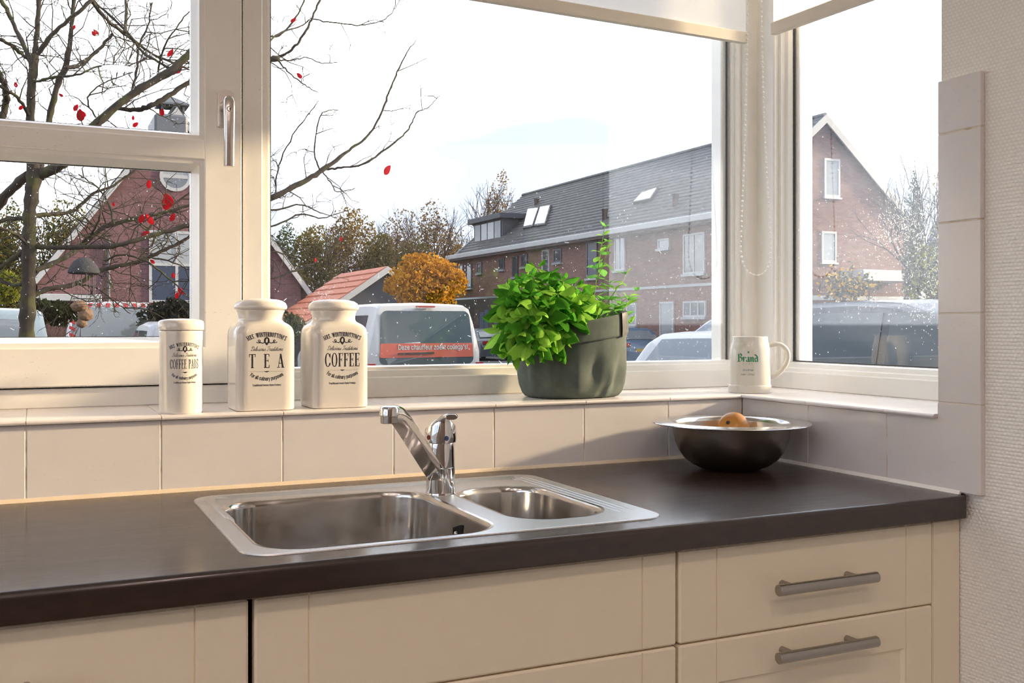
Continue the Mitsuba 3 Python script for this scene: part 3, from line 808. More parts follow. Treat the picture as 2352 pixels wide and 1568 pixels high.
def ornament(w):
    """An oval cameo between two scrolls, w wide, centred."""
    k = w / 1.0
    sp = lambda s: sg.LineString([(s * (.47 - .09 * (1 - math.exp(-a * .12)) - (.085 - .0105 * a) * math.cos(a)), .02 + (.085 - .0105 * a) * math.sin(a)) for a in np.linspace(-2.6, 5.2, 30)]).buffer(.022)
    arm = lambda s: sg.LineString(bend([(s * .15, -.05), (s * .24, -.10), (s * .34, -.07), (s * .45, -.08)], 5)[:, :2]).buffer(.026)
    cameo = ell(0, .05, .165, .21).difference(ell(0, .03, .062, .10).union(ell(.01, .12, .05, .05)))
    p = unary_union([cameo, sp(1), sp(-1), arm(1), arm(-1), sg.Polygon([(-.09, -.15), (.09, -.15), (0, -.24)])])
    return sa.scale(p, k, k, origin=(0, 0))


def rule(w):
    return unary_union([sg.box(-w / 2, -.00018, -w * .10, .00018), sg.box(w * .10, -.00018, w / 2, .00018), sg.Polygon([(-w * .09, .0008), (w * .09, .0008), (w * .05, -.0005), (0, -.0016), (-w * .05, -.0005)])])


SCRIPT = {  # joined handwriting: strokes in an x-height of 1, and the advance
    'e': ([[(0, .1), (.35, .45), (.5, .8), (.35, 1), (.15, .7), (.15, .25), (.35, 0), (.7, .2)]], .68), 'l': ([[(0, .1), (.4, .9), (.55, 1.7), (.42, 2.0), (.25, 1.5), (.2, .4), (.32, 0), (.6, .2)]], .58),
    'i': ([[(0, .2), (.25, .95), (.2, .3), (.32, 0), (.58, .2)], [(.33, 1.42), (.35, 1.46)]], .56), 'c': ([[(.55, .8), (.4, 1), (.18, .75), (.15, .25), (.35, 0), (.68, .2)]], .66),
    'o': ([[(.45, 1), (.2, .8), (.15, .3), (.35, 0), (.58, .3), (.55, .8), (.42, .98), (.6, .85), (.8, .95)]], .78), 'u': ([[(0, .2), (.22, .95), (.17, .3), (.3, 0), (.5, .2), (.62, .95), (.58, .3), (.68, 0), (.92, .2)]], .90),
    's': ([[(0, .15), (.4, 1.05), (.38, .7), (.5, .3), (.35, 0), (.12, .12)], [(.35, 0), (.68, .2)]], .64), 'r': ([[(0, .2), (.22, 1.05), (.38, .9), (.5, .95), (.42, .3), (.52, 0), (.72, .2)]], .70),
    'a': ([[(.58, .85), (.4, 1), (.18, .75), (.14, .25), (.3, 0), (.5, .3), (.62, .98), (.58, .3), (.68, 0), (.88, .2)]], .86), 'd': ([[(.55, .85), (.4, 1), (.18, .75), (.14, .25), (.3, 0), (.5, .3), (.74, 2.0), (.62, .4), (.7, 0), (.9, .2)]], .88),
    't': ([[(0, .2), (.38, 1.6), (.26, .4), (.36, 0), (.6, .2)], [(.12, 1.1), (.55, 1.15)]], .56), 'n': ([[(0, .2), (.2, .98), (.18, 0), (.3, .7), (.5, 1), (.58, .8), (.54, .3), (.64, 0), (.86, .2)]], .84),
    'D': ([[(.55, 1.9), (.4, .6), (.1, .1), (.0, .25), (.3, .2), (.7, 0), (1.15, .45), (1.2, 1.4), (.75, 2.0), (.2, 1.9), (.05, 1.55), (.25, 1.4)]], 1.35), 'T': ([[(.0, 1.5), (.2, 1.95), (.7, 1.85), (1.2, 2.05)], [(.78, 1.9), (.62, .6), (.35, .0), (.1, .15), (.2, .35)]], 1.05), ' ': ([], .6)}


def script(text, h, width):
    x, out = 0, []
    for ch in text:
        st, adv = SCRIPT[ch]
        for s_ in st:
            q = bend(s_, 5)[:, :2] if len(s_) > 2 else np.asarray(s_, float)
            g = sg.LineString(q + [x, 0])
            out += [g.buffer(.055), sa.translate(g, .05, 0).buffer(.055)]
        x += adv
    p = unary_union(out); a, _, b, _ = p.bounds
    p = sa.translate(p, -(a + b) / 2, 0); sx = width / (b - a) * .93
    return sa.affine_transform(p, [sx, sx * .34, 0, h / 2.0, 0, 0])


def jar_print(main, wide, hm, off, wa, gap=.07):
    """The jar's printed label, its main word standing on v = 0."""
    arc, orn, deli, rul, smile, foot = off
    return unary_union([
        sa.translate(on_arc("MRS. WINTERBOTTOM'S", .0080 * wa / .066, wa, wa * .118, serif_glyph).buffer(.00010), 0, arc),
        sa.translate(ornament(wa * .45), 0, orn), sa.translate(script('Delicious Traditions', .0078 * wa / .066, wa * .93), 0, deli),
        word(main, hm, wide, gap), sa.translate(rule(wa * .88), 0, rul),
        sa.translate(on_arc('For all culinary purposes', .0062 * wa / .066, wa * .90, -wa * .135, sans_glyph), 0, smile),
        sa.translate(sans('Traditional Home Style Pottery', .0033 * wa / .066, wa * .76, 0, True).buffer(.00006), 0, foot)])


def decal(poly, fn, t=0.00025, step=0.0016):
    """A printed film: the outline mapped onto a surface by fn(u, v, w), w being the height above it."""
    poly = poly.buffer(0).segmentize(step)
    m = extrude(poly.simplify(3e-5), t)
    m.vertices = np.array([fn(*p) for p in m.vertices]); return m


# ================================================================ jars on the sill
def jar_ring(half, r, f, z, c, n=48):
    """Rounded square of half-width half and corner radius r, blended by f towards a circle of radius half."""
    out = []
    for t in np.linspace(0, 2 * PI, n, endpoint=False):
        dx, dy = math.cos(t), math.sin(t)
        k = half - r
        s = half / max(abs(dx), abs(dy))
        x, y = dx * s, dy * s
        if abs(x) > k and abs(y) > k:
            cx, cy = math.copysign(k, x), math.copysign(k, y)
            b = dx * cx + dy * cy; s = b + math.sqrt(max(b * b - (cx * cx + cy * cy) + r * r, 0)); x, y = dx * s, dy * s
        x, y = x * (1 - f) + dx * half * f, y * (1 - f) + dy * half * f
        out.append((c[0] + x, c[1] + y, z))
    return out


def square_jar(label, x0, x1, yf, word_, wide, gap, ux):
    t = thing('storage_jar', label, 'jar')
    h = (x1 - x0) / 2; c = ((x0 + x1) / 2, yf + h)
    rings = [jar_ring(h + a, r, f, SZ + z, c) for a, r, f, z in [(-.0085, .008, 0, .0008), (-.003, .010, 0, 0), (-.001, .011, 0, .0012), (0, .0115, 0, .0045), (0, .0115, 0, .06), (0, .0115, 0, .128), (-.0003, .012, .005, .136), (-.0012, .013, .02, .1425), (-.0030, .015, .06, .1478), (-.0058, .017, .16, .1520),
             (-.0088, .019, .38, .1550), (-.0108, .02, .72, .1572), (-.0118, .02, 1, .1592)]] + [jar_ring(a, .02, 1, SZ + z, c) for a, z in [(.0398, .162), (.0398, .168), (.0410, .174), (.0424, .1765), (.0422, .1785), (.038, .1787)]]
    m = loft(rings, True, True, True); trimesh.repair.fix_normals(m)
    part(t, 'body', m, 'mat_ceramic', smooth=40)
    k = .0485 / .0485
    part(t, 'lid', lathe([(0, .1787), (.0425 * k, .1787), (.0462 * k, .1805), (.0470 * k, .1835), (.0466 * k, .1865), (.0440 * k, .1915), (.0380 * k, .1955), (.028 * k, .1978), (.012 * k, .1990), (0, .1992)], 64, (c[0], c[1], SZ)), 'mat_ceramic', smooth=50)
    zb = .0760
    p = jar_print(word_, wide, .0246, (.0552, .0466, .0300, -.0064, -.0222, -.0318), .066 * k, gap)
    part(t, 'lettering', decal(p, lambda u, v, w: (ux + u, yf - .00005 - w, SZ + zb + v)), 'mat_ink', label='black printed lettering')
    return t


square_jar('square cream ceramic jar lettered TEA with a domed lid on the window sill', .3180, .4215, 1.8060, 'TEA', .0620, .74, .3700)
square_jar('square cream ceramic jar lettered COFFEE with a domed lid, nearest to the faucet', .4525, .5580, 1.8080, 'COFFEE', .0645, .06, .5070)
t = thing('storage_jar', 'slim round cream ceramic jar lettered COFFEE PADS, left of the two square jars', 'jar')
pc = (.2290, 1.8360)
part(t, 'body', lathe([(0, .0008), (.0325, .0008), (.0345, 0), (.0355, .001), (.0362, .004), (.0362, .1395), (.0354, .1418), (.034, .1422), (0, .1422)], 64, (pc[0], pc[1], SZ)), 'mat_ceramic', smooth=40)
part(t, 'lid', lathe([(0, .1424), (.0355, .1424), (.0376, .1434), (.0381, .1458), (.0381, .1540), (.0371, .1578), (.0340, .1602), (.022, .1622), (0, .1632)], 64, (pc[0], pc[1], SZ)), 'mat_ceramic', smooth=50)
p = jar_print('COFFEE PADS', .0500, .0158, (.0385, .0325, .0205, -.0063, -.0185, -.0248), .0500, .05)
ph0 = math.radians(-87.0)
part(t, 'lettering', decal(p, lambda u, v, w: (pc[0] + (.03622 + w) * math.cos(ph0 + u / .0362), pc[1] + (.03622 + w) * math.sin(ph0 + u / .0362), SZ + .0775 + v)), 'mat_ink', label='black printed lettering')

# ================================================================ beer mug
mc = (1.455, 1.842)
t = thing('beer_mug', 'cream stoneware beer mug with green lettering in the window corner', 'mug')
part(t, 'body', lathe([(0, .006), (.0300, .004), (.0455, 0), (.0472, .0008), (.0476, .004), (.0476, .0155), (.0468, .0172), (.0456, .0182), (.0455, .030), (.0457, .070), (.0452, .090), (.0440, .1005), (.0418, .1085), (.0400, .1150), (.0393, .1225), (.0389, .1250), (.0378, .1258), (.0366, .1248), (.0362, .1200), (.0385, .106), (.0415, .090), (.0418, .02), (.038, .012), (0, .011)], 64, (mc[0], mc[1], SZ)), 'mat_stoneware', smooth=35)
ha = math.radians(-30); hd_ = np.array([math.cos(ha), math.sin(ha)])
hp_ = bend([(.040, .1045), (.054, .1085), (.070, .1060), (.0815, .0950), (.0845, .0800), (.0800, .0640), (.0700, .0500), (.0570, .0385), (.0440, .0330)], 6)
rg = []
for k, q in enumerate(hp_):
    tt = np.gradient(hp_, axis=0)[k][:2]; tt /= np.linalg.norm(tt); nn = np.array([-tt[1], tt[0]])
    rg.append([(mc[0] + hd_[0] * (q[0] + nn[0] * .0054 * math.cos(a)) - hd_[1] * .0082 * math.sin(a), mc[1] + hd_[1] * (q[0] + nn[0] * .0054 * math.cos(a)) + hd_[0] * .0082 * math.sin(a), SZ + q[1] + nn[1] * .0054 * math.cos(a)) for a in np.linspace(0, 2 * PI, 18, endpoint=False)])
m = loft(rg, True, True, True); trimesh.repair.fix_normals(m)
part(t, 'handle', m, 'mat_stoneware', smooth=50)


def black_letter():
    """The word Brand in broken-stroke letters about .4 tall, with a small crest above and four stars below."""
    pen = lambda pts, w=.075: unary_union([sg.Polygon([(x0 - w, y0 - w * .55), (x0 + w, y0 + w * .55), (x1 + w, y1 + w * .55), (x1 - w, y1 - w * .55)]).buffer(.012) for (x0, y0), (x1, y1) in zip(pts[:-1], pts[1:])])
    out, x = [], 0
    B = [pen([(.12, .02), (.12, .92)]), pen([(.12, .92), (.34, 1.02), (.52, .84), (.40, .62), (.14, .52)], .06), pen([(.36, .56), (.58, .42), (.54, .14), (.30, .0), (.04, .10), (-.08, .0)], .065), pen([(-.06, .86), (.12, .98)], .05)]
    r = [pen([(.10, .0), (.10, .50), (.02, .58)]), pen([(.10, .46), (.28, .58), (.34, .48)], .06)]
    a = [pen([(.08, .50), (.28, .58), (.34, .48), (.34, .04), (.42, .0)]), pen([(.34, .30), (.08, .22), (.06, .08), (.18, .0), (.34, .10)], .055)]
    n = [pen([(.02, .56), (.10, .50), (.10, .0)]), pen([(.10, .46), (.26, .58), (.36, .48), (.36, .06), (.44, .0)], .065)]
    d = [pen([(.34, .10), (.20, .0), (.06, .10), (.06, .42), (.18, .52), (.36, .42)], .06), pen([(.02, .92), (.22, .80), (.38, .62), (.38, .04), (.44, .0)], .065)]
    for g, w in ((B, .68), (r, .42), (a, .52), (n, .54), (d, .50)):
        out.append(sa.translate(unary_union(g), x, 0)); x += w
    p = sa.translate(unary_union(out), -x / 2 + .05, 0)
    crest = unary_union([ell(0, 1.30, .05, .05), ell(-.09, 1.24, .05, .04), ell(.09, 1.24, .05, .04), sg.box(-.07, 1.06, .07, 1.18), ell(0, 1.20, .10, .05)])
    stars = unary_union([sg.Polygon([(sx_ + r_ * math.sin(k_ * PI / 5), -.30 + r_ * math.cos(k_ * PI / 5)) for k_, r_ in enumerate([.062, .027] * 5)]) for sx_ in (-.52, -.18, .20, .54)])
    return p, unary_union([sa.translate(crest, .12, 0), stars])


pw, ps = black_letter()
ph1 = math.radians(-134.5)
mug_map = lambda u, v, w: (mc[0] + (.0458 + w) * math.cos(ph1 + u / .0458), mc[1] + (.0458 + w) * math.sin(ph1 + u / .0458), SZ + v)
sc = lambda p, k, dv: sa.translate(sa.scale(p, k, k, origin=(0, 0)), 0, dv)
part(t, 'lettering', decal(sc(unary_union([pw, ps]), .0172, .0705), mug_map), 'mat_green_ink', label='green lettering, crest and stars')
part(t, 'small_lettering', decal(unary_union([sa.translate(sans('Andrea', .0042, .0235, .35), 0, .0500), sa.translate(sans('van  Driel', .0040, .0300, .30), 0, .0405)]), mug_map), 'mat_grey_ink', label='faint grey handwriting')

# ================================================================ steel bowl with fruit
bc = (1.2335, 1.6195)
t = thing('mixing_bowl', 'wide-rimmed stainless steel bowl on the worktop in the corner', 'bowl')
part(t, 'body', lathe([(0, .0006), (.040, .0004), (.056, .0022), (.074, .0095), (.090, .0215), (.1015, .0370), (.1085, .0540), (.1120, .0710), (.1132, .0835), (.1150, .0888)], 96, (bc[0], bc[1], WZ)), 'mat_bowl_outside', smooth=True, label='dark polished outside')
part(t, 'rim', lathe([(.1146, .0882), (.1180, .0906), (.1240, .0920), (.1500, .0905), (.1518, .0896), (.1526, .0908), (.1512, .0922), (.1240, .0940), (.1170, .0932), (.1130, .0892), (.1118, .0835)], 96, (bc[0], bc[1], WZ)), 'mat_mirror_steel', smooth=50)
part(t, 'inside', lathe([(.1118, .0836), (.1106, .0710), (.1070, .0545), (.1000, .0380), (.0885, .0230), (.0728, .0110), (.055, .0036), (.040, .0016), (0, .0016)], 96, (bc[0], bc[1], WZ)), 'mat_mirror_steel', smooth=True, label='bright polished inside')


def fruit(nm, lab, c, r, sq, mat, stem):
    t = thing(nm, lab, 'fruit')
    m = trimesh.creation.icosphere(4, 1.0); v = m.vertices
    v *= (1 + .035 * (meshkit.fbm(v * 1.6 + r * 100, 3, 3) - .5))[:, None]; dz = v[:, 2].copy(); v[:, 2] -= .16 * np.exp(-((1 - dz) / .06) ** 1.0) * (dz > 0)
    m.vertices = v * np.array([1, 1, sq]) * r
    m = spin(spin(m, [0, 1, 0], stem[0]), [0, 0, 1], stem[1]); m.apply_translation(c)
    part(t, 'skin', m, mat, smooth=True)
    s = spin(spin(moved(ball((0, 0, 0), (r * .12, r * .12, r * .05), 2), (0, 0, r * sq * .90)), [0, 1, 0], stem[0]), [0, 0, 1], stem[1]); s.apply_translation(c)
    part(t, 'stem_scar', s, 'mat_leather', smooth=True, label='dark stem scar')


d0 = survey(1684, 965, d=2.02)
fruit('fruit', 'orange-brown round fruit with a dark stem scar lying in the steel bowl', (d0[0], d0[1], .9875), .0315, .90, 'mat_fruit', (62, 205))
d0 = survey(1736, 985, d=1.965)
fruit('fruit', 'pale fruit of which only the top shows over the bowl rim', (d0[0] , d0[1], .9640), .0300, .95, 'mat_fruit_pale', (20, 60))
# a third fruit at the bottom carries the orange one
# ================================================================ fabric plant bag
cx, cy = 1.033, 1.905
BAG = thing('plant_bag', 'grey-green canvas plant bag with a turned-down cuff on the window sill', 'plant pot')
NA = 120


def bag_ring(rx, ry, z, amp, seed, lift=0.0, fold=1.0):
    out = []
    for a in np.linspace(0, 2 * PI, NA, endpoint=False):
        sxp = 2.35
        ca_, sa_ = math.cos(a), math.sin(a)
        k = (abs(ca_) ** sxp + abs(sa_) ** sxp) ** (-1 / sxp)
        zz = z + lift * (ca_ * .85 - sa_ * .05)
        d = amp * (meshkit.fbm(np.array([ca_ * 2.6 + 5, sa_ * 2.6 + 3, zz * 9 + seed]), 3, 11) - .5) * 2
        # creases: two soft folds on the face seen from the room, one dart low on the right
        for a0, w0, z0, hz, dp in ((-2.15, .12, 1.100, .035, -.009), (-2.35, .10, 1.075, .03, .006), (-1.92, .16, 1.075, .035, .006), (-1.55, .14, 1.100, .030, -.010), (-1.20, .10, 1.070, .028, .007), (-1.28, .16, 1.055, .016, -.009), (-.95, .13, 1.085, .035, -.010), (-.66, .09, 1.075, .05, .006), (-2.75, .13, 1.085, .04, .007), (-.35, .12, 1.10, .04, -.006)):
            da = (a - a0 + PI) % (2 * PI) - PI
            d += fold * dp * math.exp(-(da / w0) ** 2 - ((zz - z0 - da * .05) / hz) ** 2)
        out.append((cx + (rx * k + d) * ca_, cy + (ry * k + d) * sa_, zz))
    return out


levels = [(.070, .060, .0006, 0, 0), (.088, .078, .0004, .001, 0), (.097, .085, .003, .002, .001), (.103, .090, .010, .003, .002), (.106, .0925, .018, .0035, .003), (.1095, .095, .028, .004, .005), (.112, .0965, .040, .0045, .007), (.1140, .0980, .053, .0045, .009), (.1152, .099, .066, .004, .011), (.1160, .0995, .080, .004, .013), (.1163, .1000, .092, .0035, .015), (.1165, .1000, .106, .003, .018), (.1165, .1000, .122, .002, .022), (.1165, .1000, .145, .0012, .0245), (.1160, .0995, .1585, .0010, .025),
          (.1150, .0985, .1600, .001, .025), (.1135, .097, .1585, .001, .025), (.1125, .096, .13, .001, .02), (.110, .094, .10, 0, .015)]
R_ = [bag_ring(a, b, SZ + c, d, 0.0, l) for a, b, c, d, l in levels]
m = loft(R_, True, True, False); trimesh.repair.fix_normals(m)
uv = np.array([((k % NA) / NA, (k // NA) / 19) if k < NA * len(R_) else (0, 0) for k in range(len(m.vertices))]); uv[:, 0] = np.abs(uv[:, 0] * 2 - 1)
part(BAG, 'body', m, 'mat_canvas', smooth=True, uv=uv)
cuff = [(.1168, .1003, .119, .0016, .0205), (.1200, .1035, .1180, .0016, .0203), (.1206, .104, .122, .0014, .022), (.1202, .1036, .140, .0012, .024), (.1198, .1032, .1555, .0012, .025), (.1186, .102, .1610, .001, .025), (.1168, .1003, .1618, .001, .025), (.1145, .098, .1605, .001, .025), (.1130, .0965, .152, .001, .024)]
R_ = [bag_ring(a, b, SZ + c, d, 0.0, l, .25) for a, b, c, d, l in cuff]
m = loft(R_); trimesh.repair.fix_normals(m)
uv = np.array([((k % NA) / NA, (k // NA) / 9 * .5) for k in range(len(m.vertices))]); uv[:, 0] = np.abs(uv[:, 0] * 2 - 1)
part(BAG, 'cuff', m, 'mat_canvas', smooth=True, uv=uv, label='turned-down canvas cuff')
part(BAG, 'soil', lathe([(0, .004), (.05, .003), (.098, 0), (.10, -.004)], 32, (cx, cy, SZ + .112)), 'mat_soil', smooth=True)
# leather tab folded over the cuff at the right
ta = -.92
tg = []
for q, (o_, z_) in enumerate([(.0045, .114), (.0048, .130), (.0042, .150), (.0036, .1625), (.0010, .1655), (-.004, .1650)]):
    for a in (ta - .085, ta, ta + .085):
        ca_, sa_ = math.cos(a), math.sin(a); kk = (abs(ca_) ** 2.35 + abs(sa_) ** 2.35) ** (-1 / 2.35)
        tg.append((cx + (.1198 * kk + o_) * ca_, cy + (.1032 * kk + o_) * sa_, SZ + z_ + .025 * (ca_ * .85 - sa_ * .05)))
tv = np.array(tg).reshape(6, 3, 3); tin = tv - .0018 * np.array([math.cos(ta), math.sin(ta), 0])
m = cat([trimesh.Trimesh(tv.reshape(-1, 3), grid_faces(6, 3), process=False), trimesh.Trimesh(tin.reshape(-1, 3), grid_faces(6, 3)[:, ::-1], process=False)])
part(BAG, 'leather_tab', m, 'mat_leather', smooth=True, label='dark brown leather tab')
# seam at the side and the dart at the foot
sm = [(cx + (.1175 + .0012) * math.cos(-.98) * 1.06, cy + (.1010 + .0012) * math.sin(-.98) * 1.06, SZ + z) for z in np.linspace(.012, .105, 12)]

# ================================================================ basil and mint
rl = np.random.default_rng(23)


def leaf_mesh(L, W, cup, curl, fold, nu=7, nv=9, tooth=0.0):
    v, uv = [], []
    for j in range(nv):
        t_ = j / (nv - 1)
        w = W * max(.02, math.sin(PI * min(1, (t_ * .97 + .02) ** .80))) ** .75
        if 0 < j < nv - 1: w *= 1 + tooth * (j % 2 - .5)
        for i in range(nu):
            s_ = i / (nu - 1) * 2 - 1
            x = s_ * w / 2
            z = -cup * L * s_ * s_ * math.sin(PI * t_) * .5 - curl * L * (t_ ** 2.2) + fold * L * abs(s_) * math.sin(PI * t_) 
            v.append((x, t_ * L, z)); uv.append(((s_ + 1) / 2, t_))
    return trimesh.Trimesh(v, grid_faces(nv, nu), process=False), np.array(uv)


def leaf_shapes(mats, specs):
    out = []
    for sp_ in specs:
        m, uv = leaf_mesh(*sp_)
        base = mikit.ply(m, mats[0], smooth=True, uv=uv)
        out.append([{**base, 'bsdf': {'type': 'ref', 'id': k}} for k in mats])
    return out


def frame(p, along, up, scale, roll=0.0):
    y = np.asarray(along, float); y /= np.linalg.norm(y)
    z = np.asarray(up, float) - y * (np.asarray(up, float) @ y); z /= np.linalg.norm(z) + 1e-9
    x = np.cross(y, z)
    c, s_ = math.cos(roll), math.sin(roll)
    x, z = x * c + z * s_, z * c - x * s_
    m = np.eye(4); m[:3, 0], m[:3, 1], m[:3, 2], m[:3, 3] = x * scale, y * scale, z * scale, p
    return m


BAS = leaf_shapes(['mat_basil_dark', 'mat_basil_light'], [(1.0, .66, .85, .30, .02), (1.0, .60, .65, .45, .05), (1.0, .70, .95, .18, .0), (1.0, .62, .55, .10, .10)])
basil = thing('basil_plant', 'bushy bright green basil growing over the left rim of the canvas bag', 'herb')
crowns = [(1172, 662, 1.86), (1200, 640, 1.93), (1222, 628, 1.88), (1232, 612, 1.95), (1262, 628, 1.92), (1292, 640, 1.86), (1322, 652, 1.93), (1338, 668, 1.88), (1163, 700, 1.90), (1190, 690, 1.83), (1218, 672, 1.80), (1250, 664, 1.85), (1280, 668, 1.80), (1306, 684, 1.84), (1330, 700, 1.82),
          (1172, 735, 1.84), (1200, 724, 1.80), (1236, 712, 1.79), (1270, 714, 1.82), (1300, 722, 1.80), (1180, 766, 1.86), (1212, 758, 1.80), (1246, 750, 1.79), (1345, 725, 1.85), (1155, 748, 1.90), (1285, 752, 1.81), (1185, 652, 1.88), (1245, 640, 1.90), (1278, 648, 1.86), (1210, 700, 1.82), (1258, 690, 1.80), (1295, 700, 1.82), (1190, 710, 1.85), (1225, 735, 1.79), (1320, 676, 1.86), (1165, 680, 1.88), (1262, 735, 1.80)]
stems, bl = [], []
for px_, py_, y_ in crowns:
    tip = survey(px_, py_ + 6, y=y_)
    root = np.array([cx - .028 + rl.normal(0, .022), cy - .010 + rl.normal(0, .022), SZ + .112])
    mid = (root + tip) / 2 + np.array([0, 0, .022]) + (tip - root) * np.array([.12, .12, 0])
    pth = bend([root, mid, tip], 7); stems.append(tube(pth, np.linspace(.0018, .0011, len(pth)), 6))
    out = tip - np.array([cx - .02, cy + .0, tip[2]]); out[2] = 0; out /= np.linalg.norm(out) + 1e-6
    a0 = rl.random() * PI
    low_crown = py_ > 730
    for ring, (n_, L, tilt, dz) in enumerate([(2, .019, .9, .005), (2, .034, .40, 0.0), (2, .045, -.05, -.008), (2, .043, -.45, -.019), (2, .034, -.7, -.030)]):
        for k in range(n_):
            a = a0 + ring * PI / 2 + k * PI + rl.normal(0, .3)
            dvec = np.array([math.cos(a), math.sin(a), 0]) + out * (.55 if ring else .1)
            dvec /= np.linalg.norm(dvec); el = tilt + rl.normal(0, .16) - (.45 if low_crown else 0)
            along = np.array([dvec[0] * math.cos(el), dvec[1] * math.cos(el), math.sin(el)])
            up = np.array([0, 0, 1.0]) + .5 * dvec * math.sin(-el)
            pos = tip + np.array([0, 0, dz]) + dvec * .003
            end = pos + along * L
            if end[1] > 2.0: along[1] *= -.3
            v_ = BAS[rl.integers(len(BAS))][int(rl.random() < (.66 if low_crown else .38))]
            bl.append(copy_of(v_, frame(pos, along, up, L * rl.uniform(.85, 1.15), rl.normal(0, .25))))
part(basil, 'stems', cat(stems), 'mat_stem', smooth=True)
for q in bl: part(basil, 'leaf', q, None)

MIN = leaf_shapes(['mat_mint', 'mat_basil_light'], [(1.0, .60, .15, .22, .12, 7, 11, .10), (1.0, .68, .22, .35, .05, 7, 11, .10), (1.0, .55, .10, .10, .18, 7, 11, .10)])
mint = thing('mint_plant', 'tall thin-stemmed mint with small paired leaves at the right in the canvas bag', 'herb')
ms_, ml = [], []
stalks = [([(1352, 740), (1362, 690), (1370, 640), (1378, 590), (1384, 550), (1389, 522)], 1.90, .0012, 11, .019),
          ([(1371, 645), (1382, 615), (1392, 585), (1397, 556)], 1.90, .0010, 5, .017),
          ([(1372, 735), (1395, 695), (1416, 664), (1431, 645), (1437, 630)], 1.88, .0012, 6, .024),
          ([(1385, 740), (1412, 705), (1440, 685), (1462, 668)], 1.91, .0010, 5, .021),
          ([(1395, 740), (1418, 728), (1437, 700), (1444, 690)], 1.87, .0010, 4, .030),
          ([(1378, 742), (1384, 712), (1388, 690)], 1.86, .0010, 4, .024),
          ([(1350, 742), (1338, 700), (1342, 680)], 1.93, .0010, 3, .024),
          ([(1404, 742), (1432, 735), (1448, 742)], 1.88, .0010, 3, .030),
          ([(1360, 742), (1372, 725), (1366, 705)], 1.84, .0010, 4, .022),
          ([(1410, 740), (1420, 715), (1405, 690)], 1.92, .0010, 4, .022), ([(1390, 745), (1398, 722), (1424, 700)], 1.86, .0010, 5, .020), ([(1366, 745), (1356, 712), (1350, 690)], 1.87, .0010, 5, .019), ([(1400, 700), (1396, 672), (1402, 650)], 1.90, .0009, 4, .019)]
for pts, y_, r_, n_, L0 in stalks:
    P = bend([survey(a, b, y=y_ + .006 * math.sin(k * 2.1)) for k, (a, b) in enumerate(pts)], 6)
    if pts[0][1] > 720: P = np.vstack([[P[0] + (np.array([cx + .05, cy, SZ + .115]) - P[0]) * .8], P])
    ms_.append(tube(P, np.linspace(r_ * 1.2, r_ * .5, len(P)), 6))
    s = np.concatenate([[0], np.cumsum(np.linalg.norm(np.diff(P, axis=0), axis=1))])
    for k in range(n_):
        u = s[-1] * (.16 + .84 * (k + 1) / n_)
        pos = np.array([np.interp(u, s, P[:, q]) for q in range(3)])
        f_ = k / max(n_ - 1, 1)
        for sd in (0, 1):
            a = k * PI / 2 + sd * PI + rl.normal(0, .35) + .5
            el = .15 + .5 * f_ * f_ + rl.normal(0, .2) - (.35 if f_ < .4 else 0)
            along = np.array([math.cos(a) * math.cos(el), math.sin(a) * math.cos(el), math.sin(el)])
            L = 1.5 * L0 * (1.12 - .58 * f_) * rl.uniform(.8, 1.2)
            ml.append(copy_of(MIN[rl.integers(3)][int(rl.random() < .35)], frame(pos + along * .002, along, (0, 0, 1), L, rl.normal(0, .3))))
    for a in np.arange(4) * PI / 2 + .3:
        ml.append(copy_of(MIN[2][0], frame(P[-1], (math.cos(a) * .55, math.sin(a) * .55, .8), (0, 0, 1), L0 * .36)))
part(mint, 'stems', cat(ms_), 'mat_stem', smooth=True)
for q in ml: part(mint, 'leaf', q, None)
q = survey(1369, 658, y=1.885)
part(mint, 'leaf', copy_of(BAS[2][1], frame(q, (-.9, -.25, -.15), (.1, -.8, .6), .034, .2)), None, label='larger pale yellow-green leaf')

# ================================================================ outdoors
GZ = -0.42
rt = np.random.default_rng(41)


def brick(base, mortar):
    def fn(p, n, uv):
        u, v = (p.x + p.y) / 0.22, p.z / 0.0667
        row = dr.floor(v)
        w = u + 0.5 * (row - 2 * dr.floor(row / 2))
        e = dr.minimum(dr.abs(w - dr.floor(w) - 0.5) * -1 + 0.5, (0.5 - dr.abs(v - row - 0.5)) * 0.6)
        c = mi.Color3f(base) * (0.84 + 0.32 * mikit.cell_rand(dr.floor(w), row, 2)) * (0.85 + 0.3 * fbm(p.x * .7, p.y * .7, p.z * .9, 3))
        return mix(c, mix(mortar, c, ss(0.02, 0.07, e)), 0.45)
    return fn


M('brick_purple', mikit.proc(brick((0.115, 0.052, 0.058), (0.131, 0.104, 0.104))), 0.85)
M('brick_terrace', mikit.proc(brick((0.138, 0.059, 0.044), (0.138, 0.107, 0.096))), 0.85)
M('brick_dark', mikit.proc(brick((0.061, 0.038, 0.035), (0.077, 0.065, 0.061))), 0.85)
M('brick_pink', mikit.proc(brick((0.138, 0.077, 0.071), (0.154, 0.127, 0.123))), 0.85)
M('roof_dark', mikit.proc(lambda p, n, uv: mix((0.017, 0.017, 0.020), (0.037, 0.037, 0.040), fbm(p.x * 1.2, p.y * 3.1, p.z * 4.0, 3))), 0.55)
M('roof_orange', mikit.proc(lambda p, n, uv: mix((0.309, 0.085, 0.046), (0.369, 0.135, 0.079), fbm(p.x * 2, p.y * 3, p.z * 3, 3))), 0.7)
M('white_paint', (0.315, 0.315, 0.315), 0.45)
M('dark_board', (0.021, 0.027, 0.040), 0.6)
M('navy', (0.012, 0.022, 0.05), 0.35)
M('window_dark', (0.03, 0.036, 0.045), 0.04, spec=0.9)
M('window_pale', (0.211, 0.223, 0.230), 0.10, spec=0.6)
